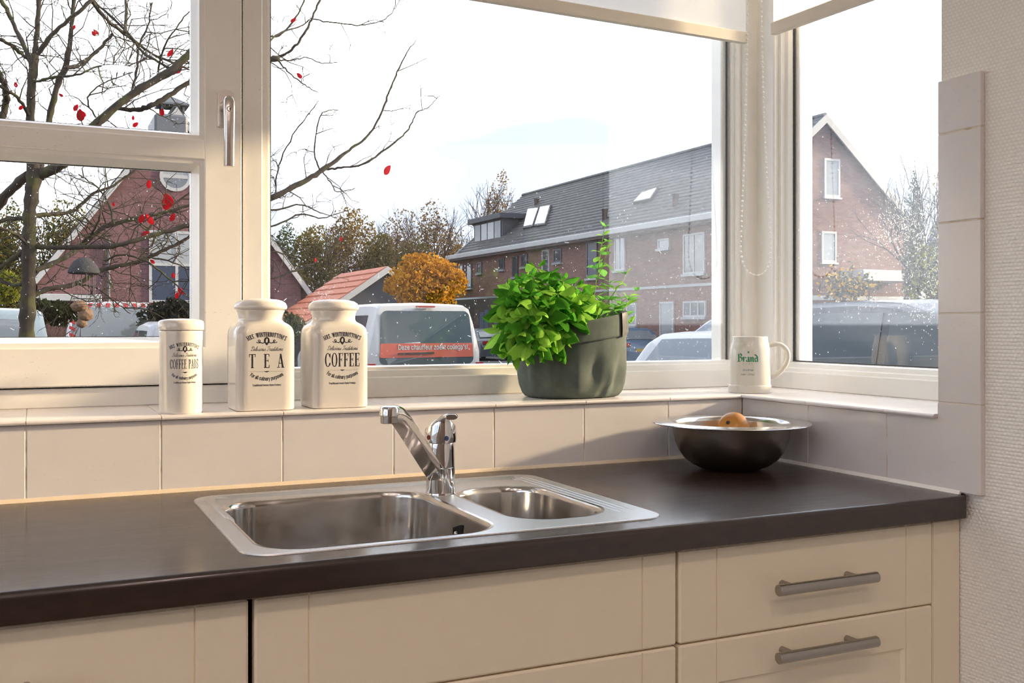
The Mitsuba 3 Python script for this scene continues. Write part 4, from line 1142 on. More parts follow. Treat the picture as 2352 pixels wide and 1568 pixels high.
M('skylight_glass', (0.55, 0.57, 0.60), 0.03, spec=1.0, clearcoat=1.0)
M('asphalt', mikit.proc(lambda p, n, uv: mix((0.042, 0.042, 0.044), (0.073, 0.071, 0.069), fbm(p.x * 1.3, p.y * 1.3, 0.0, 4))), 0.8)
M('pavers', mikit.proc(lambda p, n, uv: mix((0.077, 0.069, 0.065), (0.115, 0.104, 0.096), mikit.cell_rand(dr.floor(p.x / .2), dr.floor(p.y / .1), 1.0))), 0.85)
M('lead', (0.100, 0.107, 0.119), 0.5, metal=0.4)
M('bark', mikit.proc(lambda p, n, uv: mix(mix((0.013, 0.010, 0.008), (0.040, 0.032, 0.023), fbm(p.x * 60, p.y * 60, p.z * 26, 4)), (0.044, 0.048, 0.011), ss(0.48, 0.72, fbm(p.x * 24 + 3, p.y * 24, p.z * 14, 3)) * 0.75)), 0.9)
M('bark_far', (0.029, 0.022, 0.019), 0.9)
M('felt', (0.030, 0.031, 0.035), 0.95, bump=lambda p, n, uv: fbm(p.x * 220, p.y * 220, p.z * 220, 3), bump_scale=0.004)
M('suet', (0.141, 0.084, 0.049), 0.8, bump=lambda p, n, uv: fbm(p.x * 120, p.y * 120, p.z * 120, 3), bump_scale=0.004)
scene['mat_foliage'] = {'type': 'principledthin', 'base_color': VC, 'roughness': 0.7, 'diff_trans': 0.9, 'spec_trans': 0.0, 'eta': 1.3}
scene['mat_red_leaf'] = {'type': 'principledthin', 'base_color': rgb((0.38, 0.009, 0.015)), 'roughness': 0.5, 'diff_trans': 1.0, 'spec_trans': 0.0, 'eta': 1.35}
M('tyre', (0.02, 0.02, 0.02), 0.8)
M('hub', (0.173, 0.173, 0.176), 0.3, metal=0.8)
M('car_glass', (0.035, 0.05, 0.058), 0.03, spec=0.5)
M('car_glass_pale', (0.107, 0.123, 0.138), 0.05, spec=0.9)
M('car_glass_brown', (0.14, 0.085, 0.06), 0.06, spec=0.7)
M('tail_red', (0.238, 0.008, 0.011), 0.15)
M('plate_yellow', (0.326, 0.211, 0.011), 0.4)
M('banner', (0.307, 0.054, 0.032), 0.4)
M('hazard_red', (0.277, 0.019, 0.019), 0.35)
PAINT = {}


def paint(nm, c, metal=0.0):
    if nm not in PAINT: PAINT[nm] = M('paint_' + nm, c, 0.30, metal=metal, clearcoat=0.8, clearcoat_gloss=0.95)
    return PAINT[nm]


thing('street', 'grey asphalt street and parking area beyond the window', 'street', kind='structure')
scene['street'] = mikit.ply(box(-70, 110, 2.13, 170, GZ - .3, GZ), 'mat_asphalt')
scene['street__garden_side'] = mikit.ply(box(-70, XL - .21, -60, 2.12, GZ - .3, GZ - .01), 'mat_pavers')
scene['street__side_road'] = mikit.ply(box(1.75, 110, -60, 2.12, GZ - .3, GZ - .01), 'mat_asphalt')
thing('driveway', 'paved driveway beside the house under the parked dark car', 'driveway', kind='structure')
scene['driveway'] = mikit.ply(box(1.9, 9.5, 2.6, 9.0, GZ - .1, -0.10, .02), 'mat_pavers')


# ---------------------------------------------------------------- foliage and bare crowns
def leaf_cloud(c, rad, n, size, cols, rng, hollow=0.0, squash_bottom=0.0, clumps=0):
    """Leaf cards scattered in an ellipsoid, gathered in clumps; one mesh with vertex colours."""
    c, rad = np.asarray(c, float), np.asarray(rad, float)
    d = rng.normal(size=(n, 3)); d /= np.linalg.norm(d, axis=1, keepdims=True)
    r = (hollow + (1 - hollow) * rng.random(n)) ** (1 / 2.4)
    P = d * r[:, None]
    if clumps:
        k = rng.normal(size=(clumps, 3)); k /= np.linalg.norm(k, axis=1, keepdims=True); k *= (.35 + .6 * rng.random(clumps))[:, None]
        own = rng.integers(clumps, size=n); P = k[own] + rng.normal(size=(n, 3)) * (.16 + .10 * rng.random(clumps))[own][:, None]
        tone = (.72 + .56 * rng.random(clumps))[own]
    else:
        tone = np.ones(n)
    if squash_bottom: P[:, 2] = np.where(P[:, 2] < 0, P[:, 2] * (1 - squash_bottom), P[:, 2])
    L_ = np.linalg.norm(P, axis=1, keepdims=True); P = np.where(L_ > 1.0, P / L_ * (1.0 + .06 * rng.random((n, 1))), P)
    P = P * (.74 + .52 * meshkit.fbm(P / (np.linalg.norm(P, axis=1, keepdims=True) + 1e-6) * 1.9 + c[0] * 3.1, 3, 7))[:, None]
    P = c + P * rad
    u = rng.normal(size=(n, 3)); u /= np.linalg.norm(u, axis=1, keepdims=True)
    w = np.cross(u, rng.normal(size=(n, 3))); w /= np.linalg.norm(w, axis=1, keepdims=True)
    s = size * (.6 + .8 * rng.random(n))[:, None]
    V = np.stack([P - u * s, P - w * s * .55, P + u * s, P + w * s * .55], 1).reshape(-1, 3)
    i = np.arange(n)[:, None] * 4
    Fc = np.vstack([i + [0, 1, 2], i + [0, 2, 3]])
    cols = np.asarray(cols, float)
    C = cols[rng.integers(len(cols), size=n)] * (tone * (.8 + .4 * rng.random(n)))[:, None]
    return trimesh.Trimesh(V, Fc, process=False), np.repeat(np.clip(C, 0, 1), 4, 0)


def grow(base, direction, length, radius, depth, rng, out, spread=.55, sides=4, lift=.12, taper=.68, kids=(2, 3)):
    d = np.asarray(direction, float); d /= np.linalg.norm(d)
    p, pts = np.asarray(base, float), [np.asarray(base, float)]
    for _ in range(3):
        d = d + rng.normal(0, .12, 3) + np.array([0, 0, lift * .3]); d /= np.linalg.norm(d)
        p = p + d * length / 3; pts.append(p)
    out.append(tube(pts, np.linspace(radius, radius * taper, 4), sides, caps=False))
    if depth <= 0: return
    for k in range(rng.integers(kids[0], kids[1] + 1)):
        t = pts[-1] if k < 2 else pts[2]
        a = rng.normal(size=3); a -= d * (a @ d); a /= np.linalg.norm(a)
        grow(t, d + a * spread * rng.uniform(.6, 1.3) + np.array([0, 0, lift]), length * rng.uniform(.62, .82), radius * taper * .85, depth - 1, rng, out, spread, 3 if depth < 3 else sides, lift, taper, kids)


def far_tree(key, label, px_, top, d, wpx, cols, n, size, base=745, group=None, depth=4, bare=0.5, cat_='tree', seed=0):
    """A whole tree standing on the street level whose crown is wpx photo pixels wide and reaches up to row top."""
    rng = np.random.default_rng(seed + int(px_))
    g = survey(px_, HY, d=d); g[2] = GZ
    H = ZC + (HY - top) * d / F - GZ
    W = wpx * d / F / 2
    t = thing(key, label, cat_, group)
    out = []
    tr = H * .30
    grow(g, (0, 0, 1), tr, max(.05, H * .016), 0, rng, out, sides=6, taper=.85)
    for k in range(5):
        a = k * 2 * PI / 5 + rng.random()
        grow(g + np.array([0, 0, tr * (.8 + .2 * rng.random())]), (math.cos(a) * W / H * 1.5, math.sin(a) * W / H * 1.5, 1), H * .26, H * .010, depth, rng, out, spread=.5, taper=.7)
    part(t, 'trunk_and_branches', cat(out), 'mat_bark_far')
    m, c = leaf_cloud(g + np.array([0, 0, H * .60]), (W, W, H * .40), int(n * 4.5), size * .37, cols, rng, .0, .15, clumps=max(20, n // 26))
    part(t, 'foliage', m, 'mat_foliage', color=c, kind='stuff')
    return t


OLIVE = [(0.110, 0.093, 0.025), (0.139, 0.114, 0.030), (0.084, 0.076, 0.025), (0.160, 0.114, 0.030)]
GOLD = [(0.178, 0.110, 0.025), (0.152, 0.102, 0.030), (0.127, 0.084, 0.030), (0.110, 0.084, 0.025)]
BROWN = [(0.114, 0.081, 0.046), (0.135, 0.093, 0.046), (0.093, 0.067, 0.042), (0.160, 0.102, 0.042)]
GREENS = [(0.042, 0.067, 0.021), (0.063, 0.088, 0.025), (0.034, 0.051, 0.021)]
YG = [(0.178, 0.190, 0.021), (0.211, 0.211, 0.034), (0.127, 0.152, 0.021)]
ORANGE = [(0.429, 0.202, 0.019), (0.380, 0.165, 0.019), (0.477, 0.258, 0.030), (0.319, 0.135, 0.019)]
far = [('broadleaf_tree', 'golden brown tree behind the orange-roofed garage, tallest at its left', 800, 480, 62, 135, GOLD, 1500, .26),
       ('broadleaf_tree', 'yellowing tree low behind the garage roof, left of the golden tree', 722, 520, 58, 110, OLIVE, 1300, .24),
       ('broadleaf_tree', 'greyish green tree just right of the brick gable roof', 664, 528, 66, 90, GREENS, 1100, .26),
       ('broadleaf_tree', 'thin brown tree rising behind the orange shrub', 925, 490, 70, 130, BROWN, 900, .24),
       ('broadleaf_tree', 'tall thin brown tree left of the dormer roof', 1005, 468, 66, 130, BROWN, 900, .24),
       ('broadleaf_tree', 'brown tree against the far end of the dark-roofed terrace', 1062, 520, 72, 100, BROWN, 900, .25),
       ('broadleaf_tree', 'olive tree in the gap between the golden tree and the thin brown trees', 868, 540, 60, 110, OLIVE, 1200, .24),
       ('broadleaf_tree', 'tawny low tree behind the right end of the orange shrub', 1050, 575, 66, 90, GOLD, 1000, .22),
       ('broadleaf_tree', 'dull brown tree low behind the garage ridge', 950, 560, 56, 130, BROWN + OLIVE, 1300, .22),
       ('broadleaf_tree', 'tall rust-brown tree showing above the dormer of the terrace', 1148, 418, 84, 92, [(0.178, 0.102, 0.038), (0.152, 0.093, 0.038), (0.127, 0.084, 0.042)], 900, .28),
       ('broadleaf_tree', 'olive tree at the left slope of the brick gable house', 150, 468, 46, 130, OLIVE + GREENS, 1700, .20),
       ('broadleaf_tree', 'dark green tree at the left edge of the casement window', 18, 470, 40, 110, GREENS + OLIVE, 1600, .18),
       ('spruce_tree', 'blue-grey pointed tree beyond the gable house in the narrow right window', 2098, 415, 34, 46, [(0.067, 0.084, 0.084), (0.084, 0.097, 0.093), (0.102, 0.093, 0.059)], 700, .13),
       ('broadleaf_tree', 'thin leafless tree with a few yellow leaves at the right edge of the narrow window', 2150, 385, 20, 80, [(0.194, 0.169, 0.025), (0.127, 0.110, 0.025)], 120, .07)]
for k, (key, lab, a, b, c, w, cols, n, s) in enumerate(far):
    far_tree(key, lab, a, b, c, w, cols, n, s, seed=k * 7 + 1, depth=4 if n < 1000 else 3)


def bush(key, label, px_, py_, d, rx, rz, cols, n, size, cat_='shrub', group=None, clumps=40):
    g = survey(px_, py_, d=d); k = d / F
    t = thing(key, label, cat_, group)
    rng = np.random.default_rng(int(px_ * 3 + py_))
    out = []
    for q in range(7):
        a = q * 2 * PI / 7
        grow((g[0], g[1], GZ), (.45 * math.cos(a), .45 * math.sin(a), 1), max(.3, (g[2] - GZ) * .42), .02, 2, rng, out, .5)
    part(t, 'branches', cat(out), 'mat_bark_far')
    m, c = leaf_cloud(g, (rx * k, rx * k * .8, rz * k), n, size, cols, rng, .45, .1, clumps)
    part(t, 'foliage', m, 'mat_foliage', color=c, kind='stuff')
    return t


bush('maple_shrub', 'round bright orange autumn shrub between the garage and the terrace', 978, 655, 23, 92, 66, ORANGE, 10000, .048, clumps=70)
bush('leafy_shrub', 'yellow-green shrub at the lower left edge of the casement window', 12, 662, 18, 34, 40, YG, 1100, .06)
bush('leafy_shrub', 'dark shrub below the tall window of the brick gable house', 395, 735, 21, 66, 44, [(0.015, 0.021, 0.021), (0.025, 0.032, 0.025), (0.038, 0.042, 0.030)], 2200, .06)
bush('leafy_shrub', 'dark green shrub behind the blue-grey car', 112, 720, 21, 60, 30, [(0.017, 0.025, 0.013), (0.030, 0.038, 0.017)], 1500, .06)
bush('rose_shrub', 'dark twiggy shrub with yellow blooms in front of the pink brick house', 1945, 652, 15.5, 75, 58, [(0.025, 0.030, 0.015), (0.042, 0.038, 0.021), (0.359, 0.220, 0.013)], 700, .032, clumps=30)
bush('leafy_shrub', 'dark shrub with yellow leaf tips at the right edge of the narrow window', 2125, 625, 12, 46, 75, [(0.025, 0.030, 0.013), (0.038, 0.038, 0.017), (0.169, 0.169, 0.021)], 620, .045)
bush('leafy_shrub', 'green hedge plant beside the white van, in front of the brick gable house', 655, 752, 23, 44, 36, [(0.030, 0.046, 0.017), (0.046, 0.059, 0.021)], 1500, .05)


# ---------------------------------------------------------------- houses
def gable_house(label, xc, y0, y1, half, z_eave, z_peak, brick_mat, roof_mat, over=.18, barge=.15):
    t = thing('gable_house', label, 'house')
    part(t, 'walls', prism_y([(xc - half, GZ), (xc + half, GZ), (xc + half, z_eave), (xc, z_peak), (xc - half, z_eave)], y0, y1), brick_mat)
    sl = (z_peak - z_eave) / half
    for s in (-1, 1):
        ex = half + .35
        n = 16
        prof = []
        for k in range(n):
            a0, a1 = ex * k / n, ex * (k + 1) / n
            prof += [(xc + s * a0, z_peak + .16 - sl * a0 + (.0 if k else 0)), (xc + s * a1, z_peak + .20 - sl * a1)]
        prof += [(xc + s * ex, z_peak - sl * ex), (xc, z_peak)]
        part(t, 'roof', prism_y(sg.Polygon(prof).buffer(0), y0 - over, y1 + over), roof_mat)
        part(t, 'bargeboard', prism_y([(xc, z_peak + .13), (xc + s * ex, z_peak + .13 - sl * ex), (xc + s * ex, z_peak + .13 - barge * 1.5 - sl * ex), (xc, z_peak + .13 - barge * 1.5)], y0 - over - .03, y0 - over + .02), 'mat_white_paint', label='white bargeboard')
    part(t, 'ridge', tube([(xc, y0 - over, z_peak + .17), (xc, y1 + over, z_peak + .17)], .09, 8), roof_mat)
    return t


def wall_window(t, x0, x1, z0, z1, y, panes, fw=.06, glass='mat_window_dark', sill=True, mat='mat_white_paint', bars=()):
    """A framed window standing proud on a wall that faces -y; panes is the number of lights side by side."""
    k = part(t, 'window', cat([box(x0, x1, y - .05, y + .02, z1 - fw, z1), box(x0, x1, y - .05, y + .02, z0, z0 + fw), box(x0, x0 + fw, y - .05, y + .02, z0, z1), box(x1 - fw, x1, y - .05, y + .02, z0, z1)] +
             [box(x0 + (x1 - x0) * q / panes - fw / 2, x0 + (x1 - x0) * q / panes + fw / 2, y - .045, y + .02, z0, z1) for q in range(1, panes)] + [box(x0, x1, y - .045, y + .02, b - fw / 2, b + fw / 2) for b in bars]), mat)
    for q in range(panes):
        zs = [z0] + list(bars) + [z1]
        for a, b in zip(zs[:-1], zs[1:]):
            g = glass if isinstance(glass, str) else glass[min(zs.index(a), len(glass) - 1)]
            part(k, 'pane', box(x0 + (x1 - x0) * q / panes + fw * .4, x0 + (x1 - x0) * (q + 1) / panes - fw * .4, y - .02, y + .015, a + fw * .4, b - fw * .4), g)
    if sill: part(k, 'sill', box(x0 - .05, x1 + .05, y - .10, y + .02, z0 - .07, z0), 'mat_white_paint')
    return k


HX, HYY = 3.52, 29.3
gh = gable_house('purple-brown brick gable house with white bargeboards and a round window behind the bare tree', HX, HYY, 39.0, 3.46, 2.36, 7.02, 'mat_brick_purple', 'mat_roof_dark')
c_ = survey(403, 405, y=HYY)
ring = spin(lathe([(.33, -.03), (.33, .05), (.42, .05), (.42, -.03)], 40), [1, 0, 0], 90); ring.apply_translation((c_[0], HYY, c_[2]))
k = part(gh, 'round_window', cat([ring, box(c_[0] - .36, c_[0] + .36, HYY - .045, HYY, c_[2] - .06, c_[2] + .04)]), 'mat_white_paint', smooth=30, label='white round window')
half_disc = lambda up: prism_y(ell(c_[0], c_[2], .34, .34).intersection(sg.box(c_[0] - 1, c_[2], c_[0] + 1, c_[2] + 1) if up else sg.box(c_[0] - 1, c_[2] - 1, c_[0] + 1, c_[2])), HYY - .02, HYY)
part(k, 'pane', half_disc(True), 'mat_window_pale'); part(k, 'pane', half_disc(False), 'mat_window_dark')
a_, b_ = survey(342, 695, y=HYY), survey(468, 533, y=HYY)
wall_window(gh, a_[0], b_[0], a_[2], b_[2], HYY, 2, .075, ('mat_navy', 'mat_window_pale'), False, 'mat_white_paint', bars=(survey(400, 608, y=HYY)[2],))
a_, b_ = survey(249, 690, y=HYY), survey(249, 548, y=HYY)
part(gh, 'downpipe', tube([(a_[0], HYY - .06, GZ), (a_[0], HYY - .06, b_[2])], .045, 10), 'mat_lead', smooth=40)
ch = survey(388, 262, y=HYY + 1.2)
part(gh, 'chimney', box(survey(352, 300, y=HYY)[0], survey(428, 300, y=HYY)[0], HYY - .35, HYY + 1.5, 5.9, survey(380, 266, y=HYY)[2], .06), 'mat_lead', label='grey chimney block')
part(gh, 'chimney_cap', cat([hull([(ch[0] + a * .42, HYY + .5 + b * .42, ch[2] + .06) for a in (-1, 1) for b in (-1, 1)] + [(ch[0] + a * .42, HYY + .5 + b * .42, ch[2] + .11) for a in (-1, 1) for b in (-1, 1)] + [(ch[0], HYY + .5, ch[2] + .36)])] + [box(ch[0] + a * .28 - .03, ch[0] + a * .28 + .03, HYY + .5 + b * .25 - .03, HYY + .5 + b * .25 + .03, ch[2] - .15, ch[2] + .08) for a in (-1, 1) for b in (-1, 1)]), 'mat_lead', label='grey chimney cap on four posts')
cp = thing('carport', 'flat-roofed carport with a white fascia beside the brick gable house', 'carport')
a_, b_ = survey(80, 690, d=25.5), survey(238, 674, d=25.5)
part(cp, 'roof', box(a_[0], b_[0], a_[1], a_[1] + 1.35, a_[2], b_[2], .01), 'mat_white_paint')
part(cp, 'back_wall', box(a_[0], b_[0], a_[1] + 1.25, a_[1] + 1.33, GZ, a_[2] - .01), 'mat_navy')
for x_ in (a_[0] + .15, b_[0] - .15): part(cp, 'post', box(x_ - .05, x_ + .05, a_[1] + .2, a_[1] + .3, GZ, a_[2]), 'mat_dark_board')

# garage with the orange roof
gx, gy, gz_, gh_, ge = 8.12, 24.9, 2.60, 2.05, 1.20
ga = thing('garage', 'low garage with an orange tiled roof and a dark boarded gable', 'garage')
part(ga, 'walls', prism_y([(gx - gh_, GZ), (gx + gh_, GZ), (gx + gh_, ge), (gx, gz_), (gx - gh_, ge)], gy, gy + 4.1), 'mat_dark_board')
sl = (gz_ - ge) / gh_
for s in (-1, 1):
    ex = gh_ + .3; prof = []
    for q in range(9):
        a0, a1 = ex * q / 9, ex * (q + 1) / 9
        prof += [(gx + s * a0, gz_ + .08 - sl * a0), (gx + s * a1, gz_ + .115 - sl * a1)]
    prof += [(gx + s * ex, gz_ - sl * ex), (gx, gz_)]
    part(ga, 'roof', prism_y(sg.Polygon(prof).buffer(0), gy - .15, gy + 4.2), 'mat_roof_orange')
    part(ga, 'bargeboard', prism_y([(gx, gz_ + .07), (gx + s * ex, gz_ + .07 - sl * ex), (gx + s * ex, gz_ - .10 - sl * ex), (gx, gz_ - .10)], gy - .19, gy - .14), 'mat_white_paint', label='white bargeboard')
for q in range(12):
    part(ga, 'board', box(gx - gh_ + .03, gx + gh_ - .03, gy - .022, gy, GZ + .02 + q * .135, GZ + .145 + q * .135) if GZ + .145 + q * .135 < ge else box(gx - (gz_ - (GZ + .145 + q * .135)) / sl, gx + (gz_ - (GZ + .145 + q * .135)) / sl, gy - .022, gy, GZ + .02 + q * .135, GZ + .145 + q * .135), 'mat_dark_board')

# long terrace whose facade faces -x
TXF, TY0, TY1, TZG = 22.4, 29.85, 55.8, 5.12
RXT, RZT = 27.0, 9.05
te = thing('terrace_house', 'long brick terrace with a dark tiled roof, white gutter and dormer across the street', 'house')
part(te, 'walls', prism_y([(TXF, GZ), (TXF + 9.2, GZ), (TXF + 9.2, TZG), (RXT, RZT - .1), (TXF, TZG)], TY0, TY1), 'mat_brick_terrace')
sl = (RZT - TZG) / (RXT - TXF)
for s in (-1, 1):
    n = 22; ex = 4.66; prof = []
    for q in range(n):
        a0, a1 = ex * q / n, ex * (q + 1) / n
        prof += [(RXT + s * a0, RZT + .02 - sl * a0), (RXT + s * a1, RZT + .075 - sl * a1)]
    prof += [(RXT + s * ex, RZT - .1 - sl * ex), (RXT, RZT - .12)]
    part(te, 'roof', prism_y(sg.Polygon(prof).buffer(0), TY0 - .15, TY1 + .15), 'mat_roof_dark')
part(te, 'ridge', tube([(RXT, TY0 - .15, RZT + .03), (RXT, TY1 + .15, RZT + .03)], .11, 8), 'mat_roof_dark')
part(te, 'gutter', box(TXF - .46, TXF - .02, TY0 - .2, TY1 + .25, TZG - .14, TZG + .12, .03), 'mat_white_paint', label='long white gutter board')
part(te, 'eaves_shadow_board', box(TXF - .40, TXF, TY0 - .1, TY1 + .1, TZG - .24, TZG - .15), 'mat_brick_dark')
part(te, 'string_course', box(TXF - .04, TXF + .02, TY0, TY1, 2.62, 2.72), 'mat_window_pale')
part(te, 'ground_storey', box(TXF - .03, TXF + .02, 44.0, TY1 + .02, GZ, 2.60), 'mat_brick_dark', label='darker brick ground storey')
part(te, 'verge', prism_y([(TXF - .5, TZG - .25), (RXT, RZT - .02), (RXT, RZT - .20), (TXF - .5, TZG - .42)], TY1 + .14, TY1 + .20), 'mat_white_paint')


def face_window(x0, x1, y0, y1, lights=1, glass='mat_window_dark', frame_='mat_white_paint', sill=True, fw=.07, xf=TXF):
    a, b = survey(x0, y1, x=xf - .02), survey(x1, y0, x=xf - .02)
    m0, m1, z0, z1 = min(a[1], b[1]), max(a[1], b[1]), min(a[2], b[2]), max(a[2], b[2])
    k = part(te, 'window', cat([box(xf - .06, xf + .02, m0, m1, z1 - fw, z1), box(xf - .06, xf + .02, m0, m1, z0, z0 + fw), box(xf - .06, xf + .02, m0, m0 + fw, z0, z1), box(xf - .06, xf + .02, m1 - fw, m1, z0, z1)] +
             [box(xf - .055, xf + .02, m0 + (m1 - m0) * q / lights - fw / 2, m0 + (m1 - m0) * q / lights + fw / 2, z0, z1) for q in range(1, lights)]), frame_)
    for q in range(lights):
        part(k, 'pane', box(xf - .03, xf + .015, m0 + (m1 - m0) * q / lights + fw * .4, m0 + (m1 - m0) * (q + 1) / lights - fw * .4, z0 + fw * .4, z1 - fw * .4), glass)
    if sill: part(k, 'sill', box(xf - .13, xf + .02, m0 - .06, m1 + .06, z0 - .09, z0), 'mat_window_pale')


for w in [(1055, 1064, 607, 660, 1, 'mat_window_dark', 'mat_navy', False), (1071, 1084, 605, 662, 1, 'mat_window_dark', 'mat_dark_board', True), (1096, 1107, 602, 628, 1, 'mat_window_dark', 'mat_navy', True),
          (1146, 1159, 592, 620, 1, 'mat_window_dark', 'mat_dark_board', True), (1177, 1190, 587, 637, 1, 'mat_window_dark', 'mat_dark_board', True), (1198, 1212, 583, 614, 1, 'mat_window_dark', 'mat_navy', True),
          (1246, 1262, 572, 636, 1, 'mat_window_dark', 'mat_white_paint', True), (1272, 1290, 570, 604, 1, 'mat_window_dark', 'mat_navy', True), (1348, 1372, 552, 640, 1, 'mat_navy', 'mat_navy', True),
          (1412, 1436, 532, 622, 2, 'mat_window_pale', 'mat_white_paint', True), (1512, 1538, 546, 572, 1, 'mat_window_pale', 'mat_white_paint', True), (1570, 1619, 532, 630, 2, 'mat_window_dark', 'mat_white_paint', True),
          (1516, 1548, 692, 772, 1, 'mat_window_pale', 'mat_white_paint', False), (1570, 1622, 690, 728, 3, 'mat_window_dark', 'mat_white_paint', True), (1440, 1462, 696, 748, 1, 'mat_window_dark', 'mat_white_paint', True)]:
    face_window(*w[:4], lights=w[4], glass=w[5], frame_=w[6], sill=w[7])


def on_roof(px_, py_, lift=.10):
    """Where the sight line of a pixel meets the terrace's street-side roof plane."""
    v = survey(px_, py_, d=1.0) - np.array([0, 0, ZC])
    nrm = np.array([-sl, 0, 1.0]); p0 = np.array([RXT, 0, RZT + .05 + lift])
    t_ = (nrm @ (p0 - np.array([0, 0, ZC]))) / (nrm @ v)
    return np.array([0, 0, ZC]) + t_ * v


for q in ([(1213.6, 481.4), (1203.6, 521.4), (1223.5, 517), (1236.5, 478.8)], [(1242, 476.8), (1229.6, 516), (1251.8, 513.2), (1263.6, 473.2)], [(1475, 444.6), (1457, 464), (1493, 457), (1509, 433)]):
    C = [on_roof(*c) for c in q]
    up = np.array([-sl, 0, 1.0]); up /= np.linalg.norm(up)
    cc = sum(C) / 4
    k = part(te, 'skylight', hull([cc + (c - cc) * 1.16 + up * h for c in C for h in (-.12, .04)]), 'mat_roof_dark')
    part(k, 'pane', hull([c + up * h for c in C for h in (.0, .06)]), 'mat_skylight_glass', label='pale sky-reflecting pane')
for a, b0, b1 in ((1232, 452, 468), (1389, 478, 502), (1551, 446, 470)):
    p0, p1 = on_roof(a, b1, 0), on_roof(a, b1, 0); hgt = (b1 - b0) * 42 / F
    part(te, 'roof_vent', tube([p0 - np.array([0, 0, .15]), p0 + np.array([0, 0, hgt * .7]), p0 + np.array([0, 0, hgt])], [.13, .13, .17], 10), 'mat_brick_dark', smooth=40)
dm = survey(1155, 551, x=23.45); dn = survey(1089, 556, x=23.45)
zt = survey(1155, 501, x=23.45)[2]
dk = part(te, 'dormer', prism_y([(23.45, dm[2] - .1), (23.45, zt), (26.2, zt), (26.2, zt - .15), (23.9, dm[2] + .1)], dm[1], dn[1]), 'mat_dark_board', label='dark boarded dormer')
part(dk, 'flat_roof', box(23.15, 26.6, dm[1] - .25, dn[1] + .3, zt, zt + .30, .02), 'mat_dark_board')
for q in range(4):
    y0, y1 = dm[1] + .15 + q * (dn[1] - dm[1] - .3) / 4, dm[1] + .15 + (q + 1) * (dn[1] - dm[1] - .3) / 4
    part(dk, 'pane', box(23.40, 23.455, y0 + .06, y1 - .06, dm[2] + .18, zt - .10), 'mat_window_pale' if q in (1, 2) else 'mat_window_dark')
fe = thing('garden_fence', 'dark garden fence and hedge line in front of the terrace', 'fence')
fa, fb = survey(1090, 700, d=52), survey(1190, 700, d=50)
for q in range(9):
    a, b = fa + (fb - fa) * q / 9, fa + (fb - fa) * (q + .93) / 9
    part(fe, 'panel', hull([(p[0] + dx, p[1] + dy, z) for p in (a, b) for dx, dy in ((0, 0), (.05, .08)) for z in (GZ, 1.95 - .12 * (q % 2))]), 'mat_navy' if q % 3 else 'mat_brick_dark')

# the terrace's end gable, seen through the narrow window
for x0, x1, y0, y1, g_, n_ in ((1892, 1928, 366, 452, 'mat_window_pale', 1), (1886, 1920, 532, 602, 'mat_window_pale', 1)):
    a_, b_ = survey(x0, y1, y=TY0), survey(x1, y0, y=TY0)
    wall_window(te, a_[0], b_[0], a_[2], b_[2], TY0, n_, .09, g_, True)
a_, b_ = survey(1984, 644, y=TY0 - 1.2), survey(2110, 622, y=TY0 - 1.2)
part(te, 'porch_roof', box(a_[0], b_[0], TY0 - 1.2, TY0 + .1, a_[2], b_[2], .01), 'mat_white_paint', label='white flat porch roof')
part(te, 'plinth_band', box(TXF + .1, TXF + 9.0, TY0 - .05, TY0, survey(1980, 690, y=TY0)[2], survey(1980, 680, y=TY0)[2]), 'mat_white_paint', label='white band at the foot of the end wall')
for s in (-1, 1):
    part(te, 'verge', prism_y([(RXT, RZT + .06), (RXT + s * 4.75, RZT + .06 - sl * 4.75), (RXT + s * 4.75, RZT - .26 - sl * 4.75), (RXT, RZT - .26)], TY0 - .24, TY0 - .17), 'mat_white_paint', label='white verge board')
part(te, 'gutter', box(TXF + 9.2, TXF + 9.68, TY0 - .2, TY1, TZG - .14, TZG + .12, .03), 'mat_white_paint')
bh = thing('gable_house', 'house with a dark blue-grey roof at the far right of the narrow window', 'house')
a_ = survey(2142, 470, d=24)
part(bh, 'walls', box(a_[0] + .0, a_[0] + 6, a_[1] - 6, a_[1], GZ, 2.3), 'mat_brick_dark')
part(bh, 'roof', prism_y([(a_[0] - .35, 2.2), (a_[0] + .9, 4.6), (a_[0] + 7, 4.6), (a_[0] + 7, 2.2)], a_[1] - 6.3, a_[1] + .3), 'mat_dark_board', label='dark blue-grey roof')


